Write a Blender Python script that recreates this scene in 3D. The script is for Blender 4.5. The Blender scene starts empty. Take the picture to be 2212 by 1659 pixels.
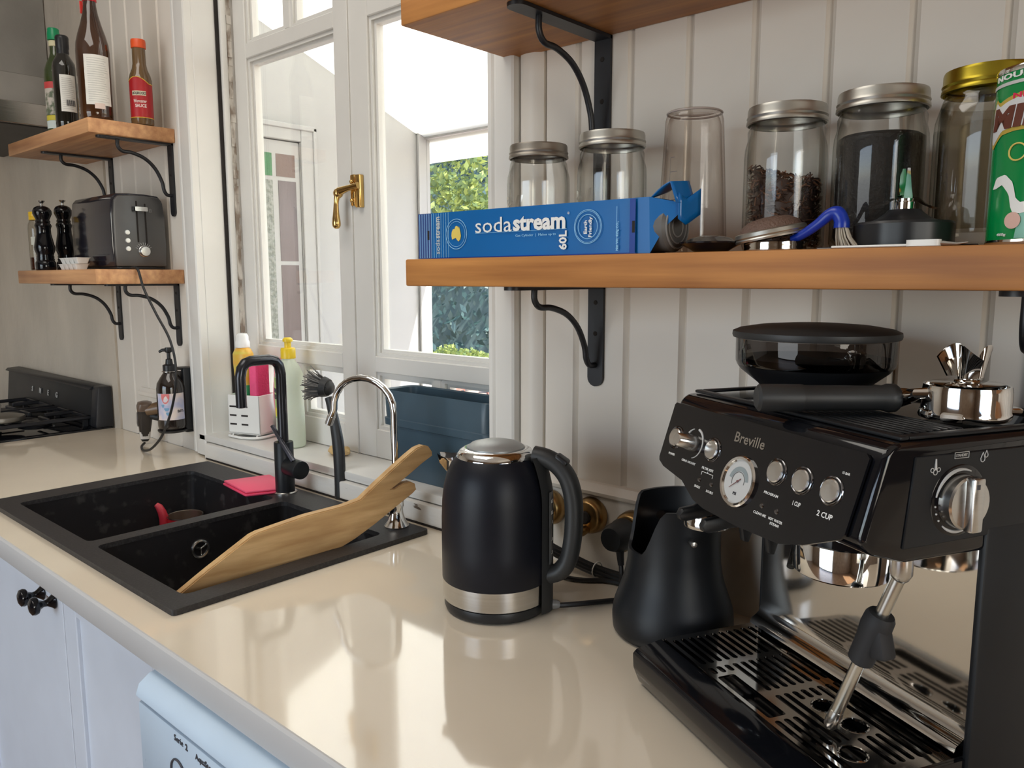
import bpy, bmesh, math, random
from mathutils import Vector, Matrix
random.seed(7)
PI = math.pi
C = bpy.context.scene.collection
SC = bpy.context.scene

# ------------------------------------------------------------------ camera, world, sun, exposure
def look_matrix(yaw, pitch, roll, loc):
    f = Vector((-math.sin(yaw)*math.cos(pitch), math.cos(yaw)*math.cos(pitch), -math.sin(pitch)))
    r = Vector((math.cos(yaw), math.sin(yaw), 0)); u = r.cross(f)
    c, s = math.cos(roll), math.sin(roll)
    R = r*c+u*s; U = u*c-r*s
    m = Matrix((R, U, -f)).transposed().to_4x4(); m.translation = loc
    return m
cd = bpy.data.cameras.new('camera'); cam = bpy.data.objects.new('camera', cd); C.objects.link(cam)
cd.sensor_width = 36; cd.lens = 1703.7/2212*36; cd.clip_start = .02; cd.clip_end = 200
cam.matrix_world = look_matrix(.7273, .1333, -.0015, (.1988, -1.0596, 1.3918))
SC.camera = cam
SC.view_settings.view_transform = 'Standard'; SC.view_settings.look = 'None'
SC.view_settings.gamma = 1; SC.view_settings.use_curve_mapping = False
SC.view_settings.exposure = 0.0
try:
    SC.cycles.max_bounces = 10; SC.cycles.transparent_max_bounces = 24; SC.cycles.glossy_bounces = 6
    SC.cycles.sample_clamp_indirect = 6; SC.cycles.caustics_reflective = False; SC.cycles.caustics_refractive = False
    SC.cycles.use_denoising = True
except Exception:
    pass

W = bpy.data.worlds.new('world'); SC.world = W; W.use_nodes = True
nt = W.node_tree; nt.nodes.clear()
wo = nt.nodes.new('ShaderNodeOutputWorld'); bg = nt.nodes.new('ShaderNodeBackground'); sky = nt.nodes.new('ShaderNodeTexSky')
sky.sky_type = 'NISHITA'; sky.sun_disc = False; sky.sun_elevation = math.radians(52); sky.sun_rotation = math.radians(60); sky.air_density = 1.0; sky.dust_density = 1.6
bg.inputs['Strength'].default_value = SKY_STRENGTH = .62
nt.links.new(sky.outputs[0], bg.inputs[0]); nt.links.new(bg.outputs[0], wo.inputs[0])

def lamp(name, kind, energy, col, loc, rot=None, target=None, size=None, size_y=None):
    l = bpy.data.lights.new(name, kind); l.energy = energy; l.color = col
    if kind == 'AREA':
        l.shape = 'RECTANGLE'; l.size = size; l.size_y = size_y
    o = bpy.data.objects.new(name, l); C.objects.link(o); o.location = loc
    if target is not None:
        o.rotation_euler = (Vector(target)-Vector(loc)).to_track_quat('-Z', 'Y').to_euler()
    return o
sun = lamp('sun', 'SUN', 15, (1, .95, .86), (6, 3, 9), target=(0, 0, 0)); sun.data.angle = math.radians(.6)
# daylight from unseen doors behind the camera, plus an added side fill lamp
lamp('french_door_daylight', 'AREA', 37, (.90, .94, .98), (-1.2, -3.52, 1.15), target=(-1.2, 0, 1.1), size=1.9, size_y=2.1)
lamp('side_fill', 'AREA', 22, (1.0, .92, .80), (2.36, -1.35, 1.50), target=(-2, -1.1, 1.2), size=1.1, size_y=1.3)  # added warm fill from the right, no such window known

lamp('ceiling_fill', 'AREA', 14, (1.0, .95, .87), (-1.1, -1.0, 2.76), target=(-1.1, -1.0, 0), size=1.3, size_y=.9)  # added fill from above to brighten the worktop, no known lamp

# ------------------------------------------------------------------ helpers
def rgb(*c): return tuple(c)+(1.0,)
def srgb(r, g, b):
    f = lambda v: (v/255/12.92 if v/255 <= .04045 else ((v/255+.055)/1.055)**2.4)
    return (f(r), f(g), f(b))

class MB:
    """collects shapes, then builds ONE mesh object"""
    def __init__(s): s.v = []; s.f = []; s.m = []
    def add(s, vs, fs, m=0, M=None):
        n = len(s.v)
        s.v += [tuple(M @ Vector(p)) if M else tuple(p) for p in vs]
        s.f += [tuple(i+n for i in f) for f in fs]; s.m += [m]*len(fs); return s
    def addbm(s, bm, m=0, M=None):
        bm.verts.ensure_lookup_table(); bm.verts.index_update()
        s.add([v.co.copy() for v in bm.verts], [[v.index for v in f.verts] for f in bm.faces], m, M); bm.free(); return s
    def box(s, x0, x1, y0, y1, z0, z1, b=0, seg=1, m=0, M=None):
        vs = [(x, y, z) for x in (x0, x1) for y in (y0, y1) for z in (z0, z1)]
        fs = [(0, 1, 3, 2), (4, 6, 7, 5), (0, 4, 5, 1), (2, 3, 7, 6), (0, 2, 6, 4), (1, 5, 7, 3)]
        if b <= 0: return s.add(vs, fs, m, M)
        bm = bmesh.new(); bv = [bm.verts.new(p) for p in vs]
        for f in fs: bm.faces.new([bv[i] for i in f])
        bmesh.ops.bevel(bm, geom=bm.edges[:], offset=b, segments=seg, affect='EDGES', profile=.5)
        return s.addbm(bm, m, M)
    def lathe(s, prof, n=32, c=(0, 0, 0), m=0, M=None, sx=1, sy=1):
        vs = []; fs = []; rings = []
        for r, z in prof:
            if r <= 1e-6: rings.append([len(vs)]); vs.append((c[0], c[1], c[2]+z))
            else:
                rings.append(list(range(len(vs), len(vs)+n)))
                vs += [(c[0]+r*sx*math.cos(2*PI*i/n), c[1]+r*sy*math.sin(2*PI*i/n), c[2]+z) for i in range(n)]
        for a, b in zip(rings[:-1], rings[1:]):
            for i in range(n):
                j = (i+1) % n
                if len(a) == 1 and len(b) == 1: continue
                if len(a) == 1: fs.append((a[0], b[j], b[i])[::-1] if False else (a[0], b[i], b[j])[::-1])
                elif len(b) == 1: fs.append((a[i], a[j], b[0]))
                else: fs.append((a[i], a[j], b[j], b[i]))
        return s.add(vs, fs, m, M)
    def tube(s, pts, r, n=10, m=0, M=None, closed=False, flat=1.0, cap=True):
        pts = [Vector(p) for p in pts]; k = len(pts)
        rs = r if isinstance(r, (list, tuple)) else [r]*k
        T = []
        for i in range(k):
            a = pts[(i-1) % k] if (closed or i > 0) else pts[i]; b = pts[(i+1) % k] if (closed or i < k-1) else pts[i]
            d = b-a; T.append(d.normalized() if d.length > 1e-9 else Vector((0, 0, 1)))
        up = Vector((0, 0, 1)) if abs(T[0].z) < .9 else Vector((1, 0, 0))
        N = (up-T[0]*up.dot(T[0])).normalized(); vs = []; fs = []
        for i in range(k):
            N = (N-T[i]*N.dot(T[i])).normalized(); B = T[i].cross(N)
            for j in range(n):
                a = 2*PI*j/n; vs.append(pts[i]+N*(math.cos(a)*rs[i])+B*(math.sin(a)*rs[i]*flat))
        for i in range(k if closed else k-1):
            for j in range(n):
                p, q = i*n, ((i+1) % k)*n; fs.append((p+j, p+(j+1) % n, q+(j+1) % n, q+j))
        if cap and not closed:
            fs.append(tuple(range(n))[::-1]); fs.append(tuple(range((k-1)*n, k*n)))
        return s.add(vs, fs, m, M)
    def cyl(s, p, q, r, n=20, m=0, M=None, b=0.0):
        p, q = Vector(p), Vector(q); d = (q-p).normalized()
        if b: return s.tube([p, p+d*b*.3, p+d*b, q-d*b, q-d*b*.3, q], [r-b, r-b*.3, r, r, r-b*.3, r-b], n, m, M)
        return s.tube([p, q], r, n, m, M)
    def prism(s, poly, ax, h0, h1, b=0, seg=2, m=0, M=None):
        """poly in the two other axes (cyclic order), extruded along ax"""
        k = len(poly)
        def P(a, c, h): return {'x': (h, a, c), 'y': (a, h, c), 'z': (a, c, h)}[ax]
        vs = [P(a, c, h0) for a, c in poly]+[P(a, c, h1) for a, c in poly]
        fs = [tuple(range(k))[::-1], tuple(range(k, 2*k))]+[(i, (i+1) % k, k+(i+1) % k, k+i) for i in range(k)]
        bm = bmesh.new(); bv = [bm.verts.new(p) for p in vs]
        for f in fs: bm.faces.new([bv[i] for i in f])
        bmesh.ops.recalc_face_normals(bm, faces=bm.faces[:])
        if b: bmesh.ops.bevel(bm, geom=bm.edges[:], offset=b, segments=seg, affect='EDGES', profile=.5)
        return s.addbm(bm, m, M)
    def grid(s, fn, nu, nv, m=0, M=None, wrap=False):
        vs = [fn(i/nu, j/nv) for j in range(nv+1) for i in range(nu+1)]; w = nu+1
        return s.add(vs, [(j*w+i, j*w+i+1, (j+1)*w+i+1, (j+1)*w+i) for j in range(nv) for i in range(nu)], m, M)
    def ball(s, c, r, n=14, m=0, M=None, sc=(1, 1, 1)):
        k = n//2
        vs = [(c[0], c[1], c[2]-r*sc[2])]; fs = []
        for j in range(1, k):
            t = PI*j/k-PI/2
            vs += [(c[0]+r*sc[0]*math.cos(t)*math.cos(2*PI*i/n), c[1]+r*sc[1]*math.cos(t)*math.sin(2*PI*i/n), c[2]+r*sc[2]*math.sin(t)) for i in range(n)]
        vs.append((c[0], c[1], c[2]+r*sc[2])); L = len(vs)-1
        for i in range(n):
            j = (i+1) % n; fs.append((0, 1+j, 1+i)); fs.append((L, L-n+i, L-n+j))
            for q in range(k-2): fs.append((1+q*n+i, 1+q*n+j, 1+(q+1)*n+j, 1+(q+1)*n+i))
        return s.add(vs, fs, m, M)
    def outline(s, loops, h=.001, m=0, M=None, res=4):
        """flat 2-D plate (holes allowed) in the local xy plane, thickness h upward"""
        cu = bpy.data.curves.new('t', 'CURVE'); cu.dimensions = '2D'; cu.fill_mode = 'BOTH'; cu.extrude = h/2
        for lp in loops:
            sp = cu.splines.new('POLY'); sp.points.add(len(lp)-1)
            for i, p in enumerate(lp): sp.points[i].co = (p[0], p[1], 0, 1)
            sp.use_cyclic_u = True
        return s._curve(cu, m, (M or Matrix()) @ Matrix.Translation((0, 0, h/2)))
    def _curve(s, cu, m, M, fit=None, cut=0):
        ob = bpy.data.objects.new('t', cu); me = bpy.data.meshes.new_from_object(ob)
        if cut and len(me.vertices):
            b_ = bmesh.new(); b_.from_mesh(me); x0 = min(v.co.x for v in b_.verts); x1 = max(v.co.x for v in b_.verts); n_ = int(cut)
            for i in range(1, n_): bmesh.ops.bisect_plane(b_, geom=b_.verts[:]+b_.edges[:]+b_.faces[:], plane_co=(x0+(x1-x0)*i/n_, 0, 0), plane_no=(1, 0, 0))
            b_.to_mesh(me); b_.free()
        vs = [v.co.copy() for v in me.vertices]; fs = [tuple(p.vertices) for p in me.polygons]
        if fit: vs = fit(vs)
        s.add(vs, fs, m, M)
        bpy.data.objects.remove(ob); bpy.data.curves.remove(cu); bpy.data.meshes.remove(me); return s
    def text(s, body, M, h=None, w=None, ext=.0006, bold=0.0, shear=0.0, align='C', m=0, wrap=None, spacing=1.0):
        """lettering in the local xy plane of M, fitted to height h and / or width w; wrap=(radius) bends it round a z-upright cylinder:
        M then maps x -> angle*radius, y -> up"""
        cu = bpy.data.curves.new('t', 'FONT'); cu.body = body; cu.size = 1; cu.extrude = .02; cu.offset = bold; cu.shear = shear
        cu.resolution_u = 2; cu.space_character = spacing
        def fit(vs):
            if not vs: return vs
            x0 = min(v.x for v in vs); x1 = max(v.x for v in vs); y0 = min(v.y for v in vs); y1 = max(v.y for v in vs)
            ky = (h/(y1-y0)) if h else w/(x1-x0); kx = (w/(x1-x0)) if w else ky
            off = {'C': (x0+x1)/2, 'L': x0, 'R': x1}[align]
            out = []
            for v in vs:
                x = (v.x-off)*kx; y = (v.y-(y0+y1)/2)*ky; z = ext if v.z > 0 else -.0001
                out.append(Vector((math.sin(x/wrap)*(wrap+z), -math.cos(x/wrap)*(wrap+z), y)) if wrap else Vector((x, y, z)))
            return out
        return s._curve(cu, m, M, fit, 28 if wrap else 0)
    def build(s, name, mats, parent=None, ang=38, smooth=True, kind=None, label=None):
        me = bpy.data.meshes.new(name); me.from_pydata(s.v, [], s.f); me.validate()
        for k in (mats if isinstance(mats, (list, tuple)) else [mats]): me.materials.append(k)
        if len(me.polygons) == len(s.m): me.polygons.foreach_set('material_index', s.m)
        if smooth:
            me.polygons.foreach_set('use_smooth', [True]*len(me.polygons))
            try: me.set_sharp_from_angle(angle=math.radians(ang))
            except Exception: pass
        me.update()
        o = bpy.data.objects.new(name, me); C.objects.link(o)
        if parent: o.parent = parent
        if kind: o['kind'] = kind
        if label: o['label'] = label
        return o

def frame(o, X, Y):
    X = Vector(X).normalized(); Y = Vector(Y).normalized(); Z = X.cross(Y)
    m = Matrix((X, Y, Z)).transposed().to_4x4(); m.translation = o; return m
def smooth_path(pts, n=6):
    P = [Vector(p) for p in pts]; out = []
    for i in range(len(P)-1):
        a = P[max(i-1, 0)]; b = P[i]; c = P[i+1]; d = P[min(i+2, len(P)-1)]
        for k in range(n):
            t = k/n; out.append(.5*((2*b)+(c-a)*t+(2*a-5*b+4*c-d)*t*t+(3*b-a-3*c+d)*t**3))
    out.append(P[-1]); return out
def rrect(x0, x1, y0, y1, r, n=4):
    out = []
    for cx, cy, a in ((x1-r, y1-r, 0), (x0+r, y1-r, PI/2), (x0+r, y0+r, PI), (x1-r, y0+r, 1.5*PI)):
        out += [(cx+r*math.cos(a+PI/2*i/n), cy+r*math.sin(a+PI/2*i/n)) for i in range(n+1)]
    return out
def circ(cx, cy, r, n=24, ry=None):
    ry = ry or r
    return [(cx+r*math.cos(2*PI*i/n), cy+ry*math.sin(2*PI*i/n)) for i in range(n)]

def thing(name, label, cat, loc=(0, 0, 0), rotz=0, group=None):
    o = bpy.data.objects.new(name, None); C.objects.link(o); o.empty_display_size = .02
    o.location = loc; o.rotation_euler = (0, 0, rotz); o['label'] = label; o['category'] = cat
    if group: o['group'] = group
    return o
def tag(o, label, cat, group=None):
    o['label'] = label; o['category'] = cat
    if group: o['group'] = group
    return o
def struct(o): o['kind'] = 'structure'; return o

# ------------------------------------------------------------------ materials
def mat(name, col, rough=.5, metal=0.0, spec=.5, coat=0.0, ior=None, var=.06, vscale=12, bump=0.0, bscale=60, col2=None, stretch=(1, 1, 1), aniso=0, detail=3, ramp=(.35, .65), sheen=0, rvar=.05):
    m = bpy.data.materials.new(name); m.use_nodes = True; n = m.node_tree; b = n.nodes['Principled BSDF']
    b.inputs['Roughness'].default_value = rough; b.inputs['Metallic'].default_value = metal
    b.inputs['Specular IOR Level'].default_value = spec; b.inputs['Coat Weight'].default_value = coat; b.inputs['Coat Roughness'].default_value = .06
    if ior: b.inputs['IOR'].default_value = ior
    if aniso: b.inputs['Anisotropic'].default_value = aniso
    tc = n.nodes.new('ShaderNodeTexCoord'); mp = n.nodes.new('ShaderNodeMapping'); mp.inputs['Scale'].default_value = stretch
    n.links.new(tc.outputs['Object'], mp.inputs[0])
    nz = n.nodes.new('ShaderNodeTexNoise'); nz.inputs['Scale'].default_value = vscale; nz.inputs['Detail'].default_value = detail
    n.links.new(mp.outputs[0], nz.inputs['Vector'])
    cr = n.nodes.new('ShaderNodeValToRGB'); cr.color_ramp.elements[0].position = ramp[0]; cr.color_ramp.elements[1].position = ramp[1]
    c2 = col2 or tuple(min(1, c*(1+var)) for c in col)
    c1 = col if col2 else tuple(c*(1-var) for c in col)
    cr.color_ramp.elements[0].color = rgb(*c1); cr.color_ramp.elements[1].color = rgb(*c2)
    n.links.new(nz.outputs[0], cr.inputs[0]); n.links.new(cr.outputs[0], b.inputs['Base Color'])
    if rvar:
        mr = n.nodes.new('ShaderNodeMapRange'); mr.inputs[3].default_value = max(.0, rough-rvar); mr.inputs[4].default_value = min(1, rough+rvar)
        n.links.new(nz.outputs[0], mr.inputs[0]); n.links.new(mr.outputs[0], b.inputs['Roughness'])
    if bump:
        nb = n.nodes.new('ShaderNodeTexNoise'); nb.inputs['Scale'].default_value = bscale; nb.inputs['Detail'].default_value = 4
        n.links.new(mp.outputs[0], nb.inputs['Vector'])
        bp = n.nodes.new('ShaderNodeBump'); bp.inputs['Strength'].default_value = bump; bp.inputs['Distance'].default_value = .004
        n.links.new(nb.outputs[0], bp.inputs['Height']); n.links.new(bp.outputs[0], b.inputs['Normal'])
    return m

def wood(name, dark, light, axis='x', rough=.38, scale=1.0, coat=.15, contrast=(.3, .72)):
    st = {'x': (1.6, 34, 34), 'y': (34, 1.6, 34), 'z': (34, 34, 1.6)}[axis]
    m = mat(name, dark, rough=rough, col2=light, vscale=1.5*scale, stretch=st, detail=6, ramp=contrast, bump=.12, bscale=2.5*scale, coat=coat)
    n = m.node_tree; b = n.nodes['Principled BSDF']; cr = [x for x in n.nodes if x.type == 'VALTORGB'][0]
    tc = [x for x in n.nodes if x.type == 'TEX_COORD'][0]
    nz = n.nodes.new('ShaderNodeTexNoise'); nz.inputs['Scale'].default_value = 5; nz.inputs['Detail'].default_value = 2
    mx = n.nodes.new('ShaderNodeMix'); mx.data_type = 'RGBA'; mx.blend_type = 'MULTIPLY'
    r2 = n.nodes.new('ShaderNodeValToRGB'); r2.color_ramp.elements[0].color = (.62, .56, .52, 1); r2.color_ramp.elements[1].color = (1, 1, 1, 1)
    r2.color_ramp.elements[0].position = .3; r2.color_ramp.elements[1].position = .6
    n.links.new(tc.outputs['Object'], nz.inputs['Vector']); n.links.new(nz.outputs[0], r2.inputs[0])
    mx.inputs['Factor'].default_value = .6
    n.links.new(cr.outputs[0], mx.inputs[6]); n.links.new(r2.outputs[0], mx.inputs[7]); n.links.new(mx.outputs[2], b.inputs['Base Color'])
    return m

def thin_glass(name, tint=(.97, .98, .97), edge=(.55, .58, .56), refl=1.0, rough=.0, blend=.35):
    m = bpy.data.materials.new(name); m.use_nodes = True; n = m.node_tree; n.nodes.clear()
    out = n.nodes.new('ShaderNodeOutputMaterial'); t = n.nodes.new('ShaderNodeBsdfTransparent'); g = n.nodes.new('ShaderNodeBsdfGlossy')
    g.inputs['Roughness'].default_value = rough; mx = n.nodes.new('ShaderNodeMixShader'); fr = n.nodes.new('ShaderNodeFresnel'); fr.inputs[0].default_value = 1.5
    lw = n.nodes.new('ShaderNodeLayerWeight'); lw.inputs[0].default_value = blend; cr = n.nodes.new('ShaderNodeValToRGB')
    cr.color_ramp.elements[0].color = rgb(*tint); cr.color_ramp.elements[1].color = rgb(*edge)
    cr.color_ramp.elements[0].position = .25; cr.color_ramp.elements[1].position = .95
    n.links.new(lw.outputs['Facing'], cr.inputs[0]); n.links.new(cr.outputs[0], t.inputs[0])
    mu = n.nodes.new('ShaderNodeMath'); mu.operation = 'MULTIPLY'; mu.inputs[1].default_value = refl; mu.use_clamp = True
    # two-sided sheets: the fresnel of a back face is taken as if seen from outside
    ge = n.nodes.new('ShaderNodeNewGeometry'); io = n.nodes.new('ShaderNodeMapRange'); io.inputs[3].default_value = 1.5; io.inputs[4].default_value = 1/1.5
    n.links.new(ge.outputs['Backfacing'], io.inputs[0]); n.links.new(io.outputs[0], fr.inputs[0])
    n.links.new(fr.outputs[0], mu.inputs[0]); n.links.new(mu.outputs[0], mx.inputs[0])
    n.links.new(t.outputs[0], mx.inputs[1]); n.links.new(g.outputs[0], mx.inputs[2]); n.links.new(mx.outputs[0], out.inputs[0])
    return m

def translucent(name, col, trans=.5, rough=.5):
    m = bpy.data.materials.new(name); m.use_nodes = True; n = m.node_tree; b = n.nodes['Principled BSDF']; out = n.nodes['Material Output']
    b.inputs['Base Color'].default_value = rgb(*col); b.inputs['Roughness'].default_value = rough
    t = n.nodes.new('ShaderNodeBsdfTranslucent'); t.inputs[0].default_value = rgb(*col); mx = n.nodes.new('ShaderNodeMixShader'); mx.inputs[0].default_value = trans
    nz = n.nodes.new('ShaderNodeTexNoise'); nz.inputs['Scale'].default_value = 3; mr = n.nodes.new('ShaderNodeMapRange'); mr.inputs[3].default_value = rough-.05; mr.inputs[4].default_value = rough+.05
    n.links.new(nz.outputs[0], mr.inputs[0]); n.links.new(mr.outputs[0], b.inputs['Roughness'])
    n.links.new(b.outputs[0], mx.inputs[1]); n.links.new(t.outputs[0], mx.inputs[2]); n.links.new(mx.outputs[0], out.inputs[0])
    return m

M_wall = mat('wall_paint', (.74, .68, .60), .45, var=.04, vscale=5, bump=.08, bscale=30)
M_board = mat('board_paint', (.76, .705, .63), .42, var=.035, vscale=4, bump=.06, bscale=25)
M_trim = mat('trim_paint', (.74, .725, .69), .35, var=.03, vscale=6, bump=.05, bscale=40)
M_sash = mat('sash_paint', (.70, .685, .65), .4, var=.03, vscale=6)
M_peel = mat('peeled_paint', (.30, .24, .19), .8, col2=(.70, .66, .60), vscale=40, stretch=(1, 1, .35), ramp=(.42, .55), bump=.6, bscale=60)
M_chip = mat('chipped_paint', (.16, .12, .09), .8, col2=(.72, .70, .66), vscale=34, stretch=(.5, 1, 1.6), ramp=(.27, .31), bump=.2, bscale=60)
M_tin = mat('pressed_tin', (.60, .53, .44), .42, var=.08, vscale=5, bump=1.0, bscale=24, stretch=(1, 1, .5))
M_counter = mat('cream_stone', (.80, .705, .565), .07, spec=.5, ior=2.15, var=.03, vscale=3.5, rvar=.02)
M_cab = mat('cabinet_daylight_tint', (.66, .70, .77), .4, var=.02)  # bluish daylight is put into the cabinet's base colour
M_gap = mat('dark_gap', (.02, .016, .014), .9)
M_oak = wood('shelf_oak', (.30, .105, .022), (.60, .265, .07), 'x', rough=.55, coat=0)
M_oakb = wood('shelf_oak_left', (.42, .19, .085), (.72, .40, .19), 'x', rough=.5, coat=0)
M_board_w = wood('camphor_board', (.46, .26, .10), (.78, .53, .26), 'y', rough=.5, coat=.05)
M_black_iron = mat('black_iron', (.012, .013, .017), .42, var=.2, bump=.05, bscale=90)
M_black_pl = mat('black_plastic', (.010, .011, .013), .38, var=.2)
M_black_sat = mat('black_satin', (.010, .0112, .0135), .42, spec=.3, var=.15)
M_black_gl = mat('black_gloss', (.0045, .005, .007), .08, spec=.35, coat=.25, var=.1, rvar=.02)
M_kettle = mat('kettle_black', (.006, .007, .012), .40, spec=.28, var=.1)
M_rubber = mat('black_rubber', (.014, .014, .016), .65, var=.2)
M_handle = mat('handle_plastic', (.020, .021, .022), .48, var=.1)
M_granite = mat('sink_granite', (.016, .015, .016), .48, col2=(.034, .032, .033), vscale=220, ramp=(.45, .62), bump=.06, bscale=300, spec=.45)
M_granite_wet = mat('sink_granite_marks', (.018, .017, .018), .34, col2=(.05, .047, .046), vscale=30, ramp=(.58, .66), spec=.5)
M_chrome = mat('chrome', (.80, .80, .79), .06, metal=1, var=.02, rvar=.02)
M_steel = mat('brushed_steel', (.60, .59, .57), .24, metal=1, var=.04, vscale=8, stretch=(1, 1, 40))
M_mirror = mat('polished_steel', (.66, .64, .61), .07, metal=1, var=.03, vscale=3, bump=.05, bscale=7, rvar=.02)
M_button = mat('spun_steel', (.72, .72, .71), .22, metal=1, aniso=.8, var=.04)
M_grey_metal = mat('grey_metal', (.34, .33, .31), .5, metal=.6, var=.15, vscale=4, bump=.1)
M_lidmetal = mat('jar_lid_zinc', (.50, .49, .45), .36, metal=1, var=.18, vscale=18)
M_liddark = mat('jar_lid_aged', (.33, .30, .26), .42, metal=1, var=.25, vscale=14)
M_gold = mat('gold_lid', (.42, .33, .035), .30, metal=1, var=.25, vscale=14)
M_brass = mat('brass', (.72, .47, .17), .18, metal=1, var=.12)
M_oldbrass = mat('aged_brass', (.38, .24, .10), .32, metal=1, var=.25, vscale=20)
M_white_pl = mat('white_plastic', (.80, .80, .77), .35, var=.02)
M_white = mat('white_print', (.82, .82, .80), .5, var=.02)
M_grey_print = mat('grey_print', (.55, .55, .54), .5, var=.02)
M_dark_print = mat('dark_print', (.05, .05, .06), .6, var=.02)
M_paper = mat('paper_label', (.78, .77, .72), .6, var=.05, vscale=40)
M_glass = thin_glass('jar_glass', (.985, .985, .975), (.58, .58, .55), refl=1.0)
M_pane = thin_glass('window_glass', (.985, .99, .985), (.9, .92, .91), refl=.7)
M_smoke = thin_glass('smoked_hopper', (.30, .28, .27), (.06, .055, .06), refl=1.3)
M_pint = thin_glass('tumbler_plastic', (.975, .955, .935), (.60, .52, .48), refl=1.0)
M_clearpl = thin_glass('clear_plastic', (.88, .87, .83), (.55, .53, .48), refl=1.0)
# ------------------------------------------------------------------ the room
mb = MB()
mb.box(-4.2, -1.90, .012, .16, -.02, 2.8); mb.box(-.75, 2.4, .012, .16, -.02, 2.8)
mb.box(-1.90, -.75, .012, .16, -.02, .943); mb.box(-1.90, -.75, .012, .16, 2.50, 2.8)
wall_back = struct(mb.build('wall_back', M_wall, smooth=False))
plank_cache = {}
def wall_plank(x0, x1, z0, z1):
    w = round(x1-x0, 4); key = (w, z0, z1)
    if key not in plank_cache:
        d = .008; c = .0065
        m_ = MB().prism([(0, .014), (0, d), (c, 0), (w-c, 0), (w, d), (w, .014)], 'z', z0, z1)
        o = m_.build('plank', M_board, wall_back, ang=20); plank_cache[key] = o; o.location = (x0, 0, 0)
    else:
        s = plank_cache[key]; o = bpy.data.objects.new('plank', s.data); C.objects.link(o); o.parent = wall_back; o.location = (x0, 0, 0)
DADO = 1.043
xs = [-.672]+[-.6+.1*i for i in range(31)]
for a, b in zip(xs[:-1], xs[1:]): wall_plank(a, b, DADO, 2.8)
xs = [-2.47, -2.35, -2.25, -2.15, -2.05, -1.943]
for a, b in zip(xs[:-1], xs[1:]): wall_plank(a, b, .9, 2.8)
M_far = wood('unseen_wall_dark_timber', (.16, .11, .075), (.30, .22, .15), 'z', .5)  # unseen walls made dark to cut bounce light and gloss reflections
# pressed tin behind the stove
mb = MB(); mb.box(-4.2, -2.472, -.004, .0118, 0, 2.8)
mb.build('tin_sheet', M_tin, wall_back, smooth=False)
# dado board with its moulding, right of the window and a short piece on the left
def dado(x0, x1, name):
    m_ = MB(); m_.prism([(-.010, .90), (-.010, 1.030), (-.016, 1.034), (-.018, 1.040), (-.012, 1.046), (-.008, 1.052), (0.011, 1.055), (.011, .90)], 'x', x0, x1)
    return struct(m_.build(name, M_board, ang=30))
dado(-.70, 2.4, 'trim_1')
m_ = MB(); m_.prism([(-.008, 1.030), (-.012, 1.034), (-.012, 1.044), (-.006, 1.050), (-.004, 1.056), (.0, 1.056), (.0, 1.03)], 'x', -2.30, -1.944)
struct(m_.build('trim_2', M_board, ang=30))
mb = MB(); mb.box(-4.2, 2.4, -3.6, .16, -.12, 0); floor = struct(mb.build('floor', wood('floor_wood', (.16, .09, .05), (.30, .18, .10), 'x', .35), smooth=False))
mb = MB(); mb.box(-4.2, 2.4, -3.6, .16, 2.8, 2.9); struct(mb.build('ceiling', mat('ceiling_paint', (.78, .76, .72), .6), smooth=False))
mb = MB(); mb.box(-4.32, -4.2, -3.6, .16, 0, 2.8); struct(mb.build('wall_left', M_wall, smooth=False))
mb = MB(); mb.box(2.4, 2.5, -3.6, -2.5, 0, 2.8); mb.box(2.4, 2.5, -1.3, .16, 0, 2.8); mb.box(2.4, 2.5, -2.5, -1.3, 0, .9); mb.box(2.4, 2.5, -2.5, -1.3, 2.2, 2.8)
struct(mb.build('wall_right', M_far, smooth=False))
mb = MB(); mb.box(-4.2, -2.2, -3.7, -3.6, 0, 2.8); mb.box(-.2, 2.4, -3.7, -3.6, 0, 2.8); mb.box(-2.2, -.2, -3.7, -3.6, 2.25, 2.8)
struct(mb.build('wall_front', M_far, smooth=False))

# ------------------------------------------------------------------ window: linings, architraves, sashes, panes, latch
win = bpy.data.objects.new('window_1', None); C.objects.link(win); struct(win)
WX0, WX1, WZ0, WZ1 = -1.86, -.79, .965, 2.45
mb = MB()
mb.box(WX0-.04, WX0, .0, .16, WZ0-.02, WZ1, .001); mb.box(WX1, WX1+.04, .0, .16, WZ0-.02, WZ1, .001); mb.box(WX0-.04, WX1+.04, 0, .16, WZ1, WZ1+.05, .001)
mb.build('lining', M_trim, win)
MB().box(WX0, WX0+.004, .064, .0735, WZ0, WZ1).build('lining_gap', M_gap, win, smooth=False, label='dark gap in the left window lining')
MB().box(WX0, WX0+.016, .074, .090, WZ0, WZ1, .004, 2).build('stop_bead', M_trim, win)
mb = MB(); n = 70                                            # flaking paint edge beside the sash
random.seed(3)
for i in range(n):
    z = WZ0+(WZ1-WZ0)*i/n; h = (WZ1-WZ0)/n
    mb.box(WX0+.001, WX0+.0125+random.uniform(-.003, .003), .0905, .104+random.uniform(-.002, .002), z, z+h*1.02)
mb.build('peeling_edge', M_peel, win, label='brown flaking edge of the left window lining')
mb = MB(); mb.box(WX0-.045, WX1+.045, -.022, .16, .945, WZ0, .004, 2); mb.build('sill_board', M_trim, win)
mb = MB(); mb.box(WX0+.012, WX1+.07, -.034, 0, .9005, .943, .003, 2); mb.build('apron_strip', M_chip, win, label='chipped white strip under the sill')
MB().box(WX0+.02, WX1+.05, -.0345, -.02, .9001, .905).build('apron_gap', M_gap, win, smooth=False)
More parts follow.
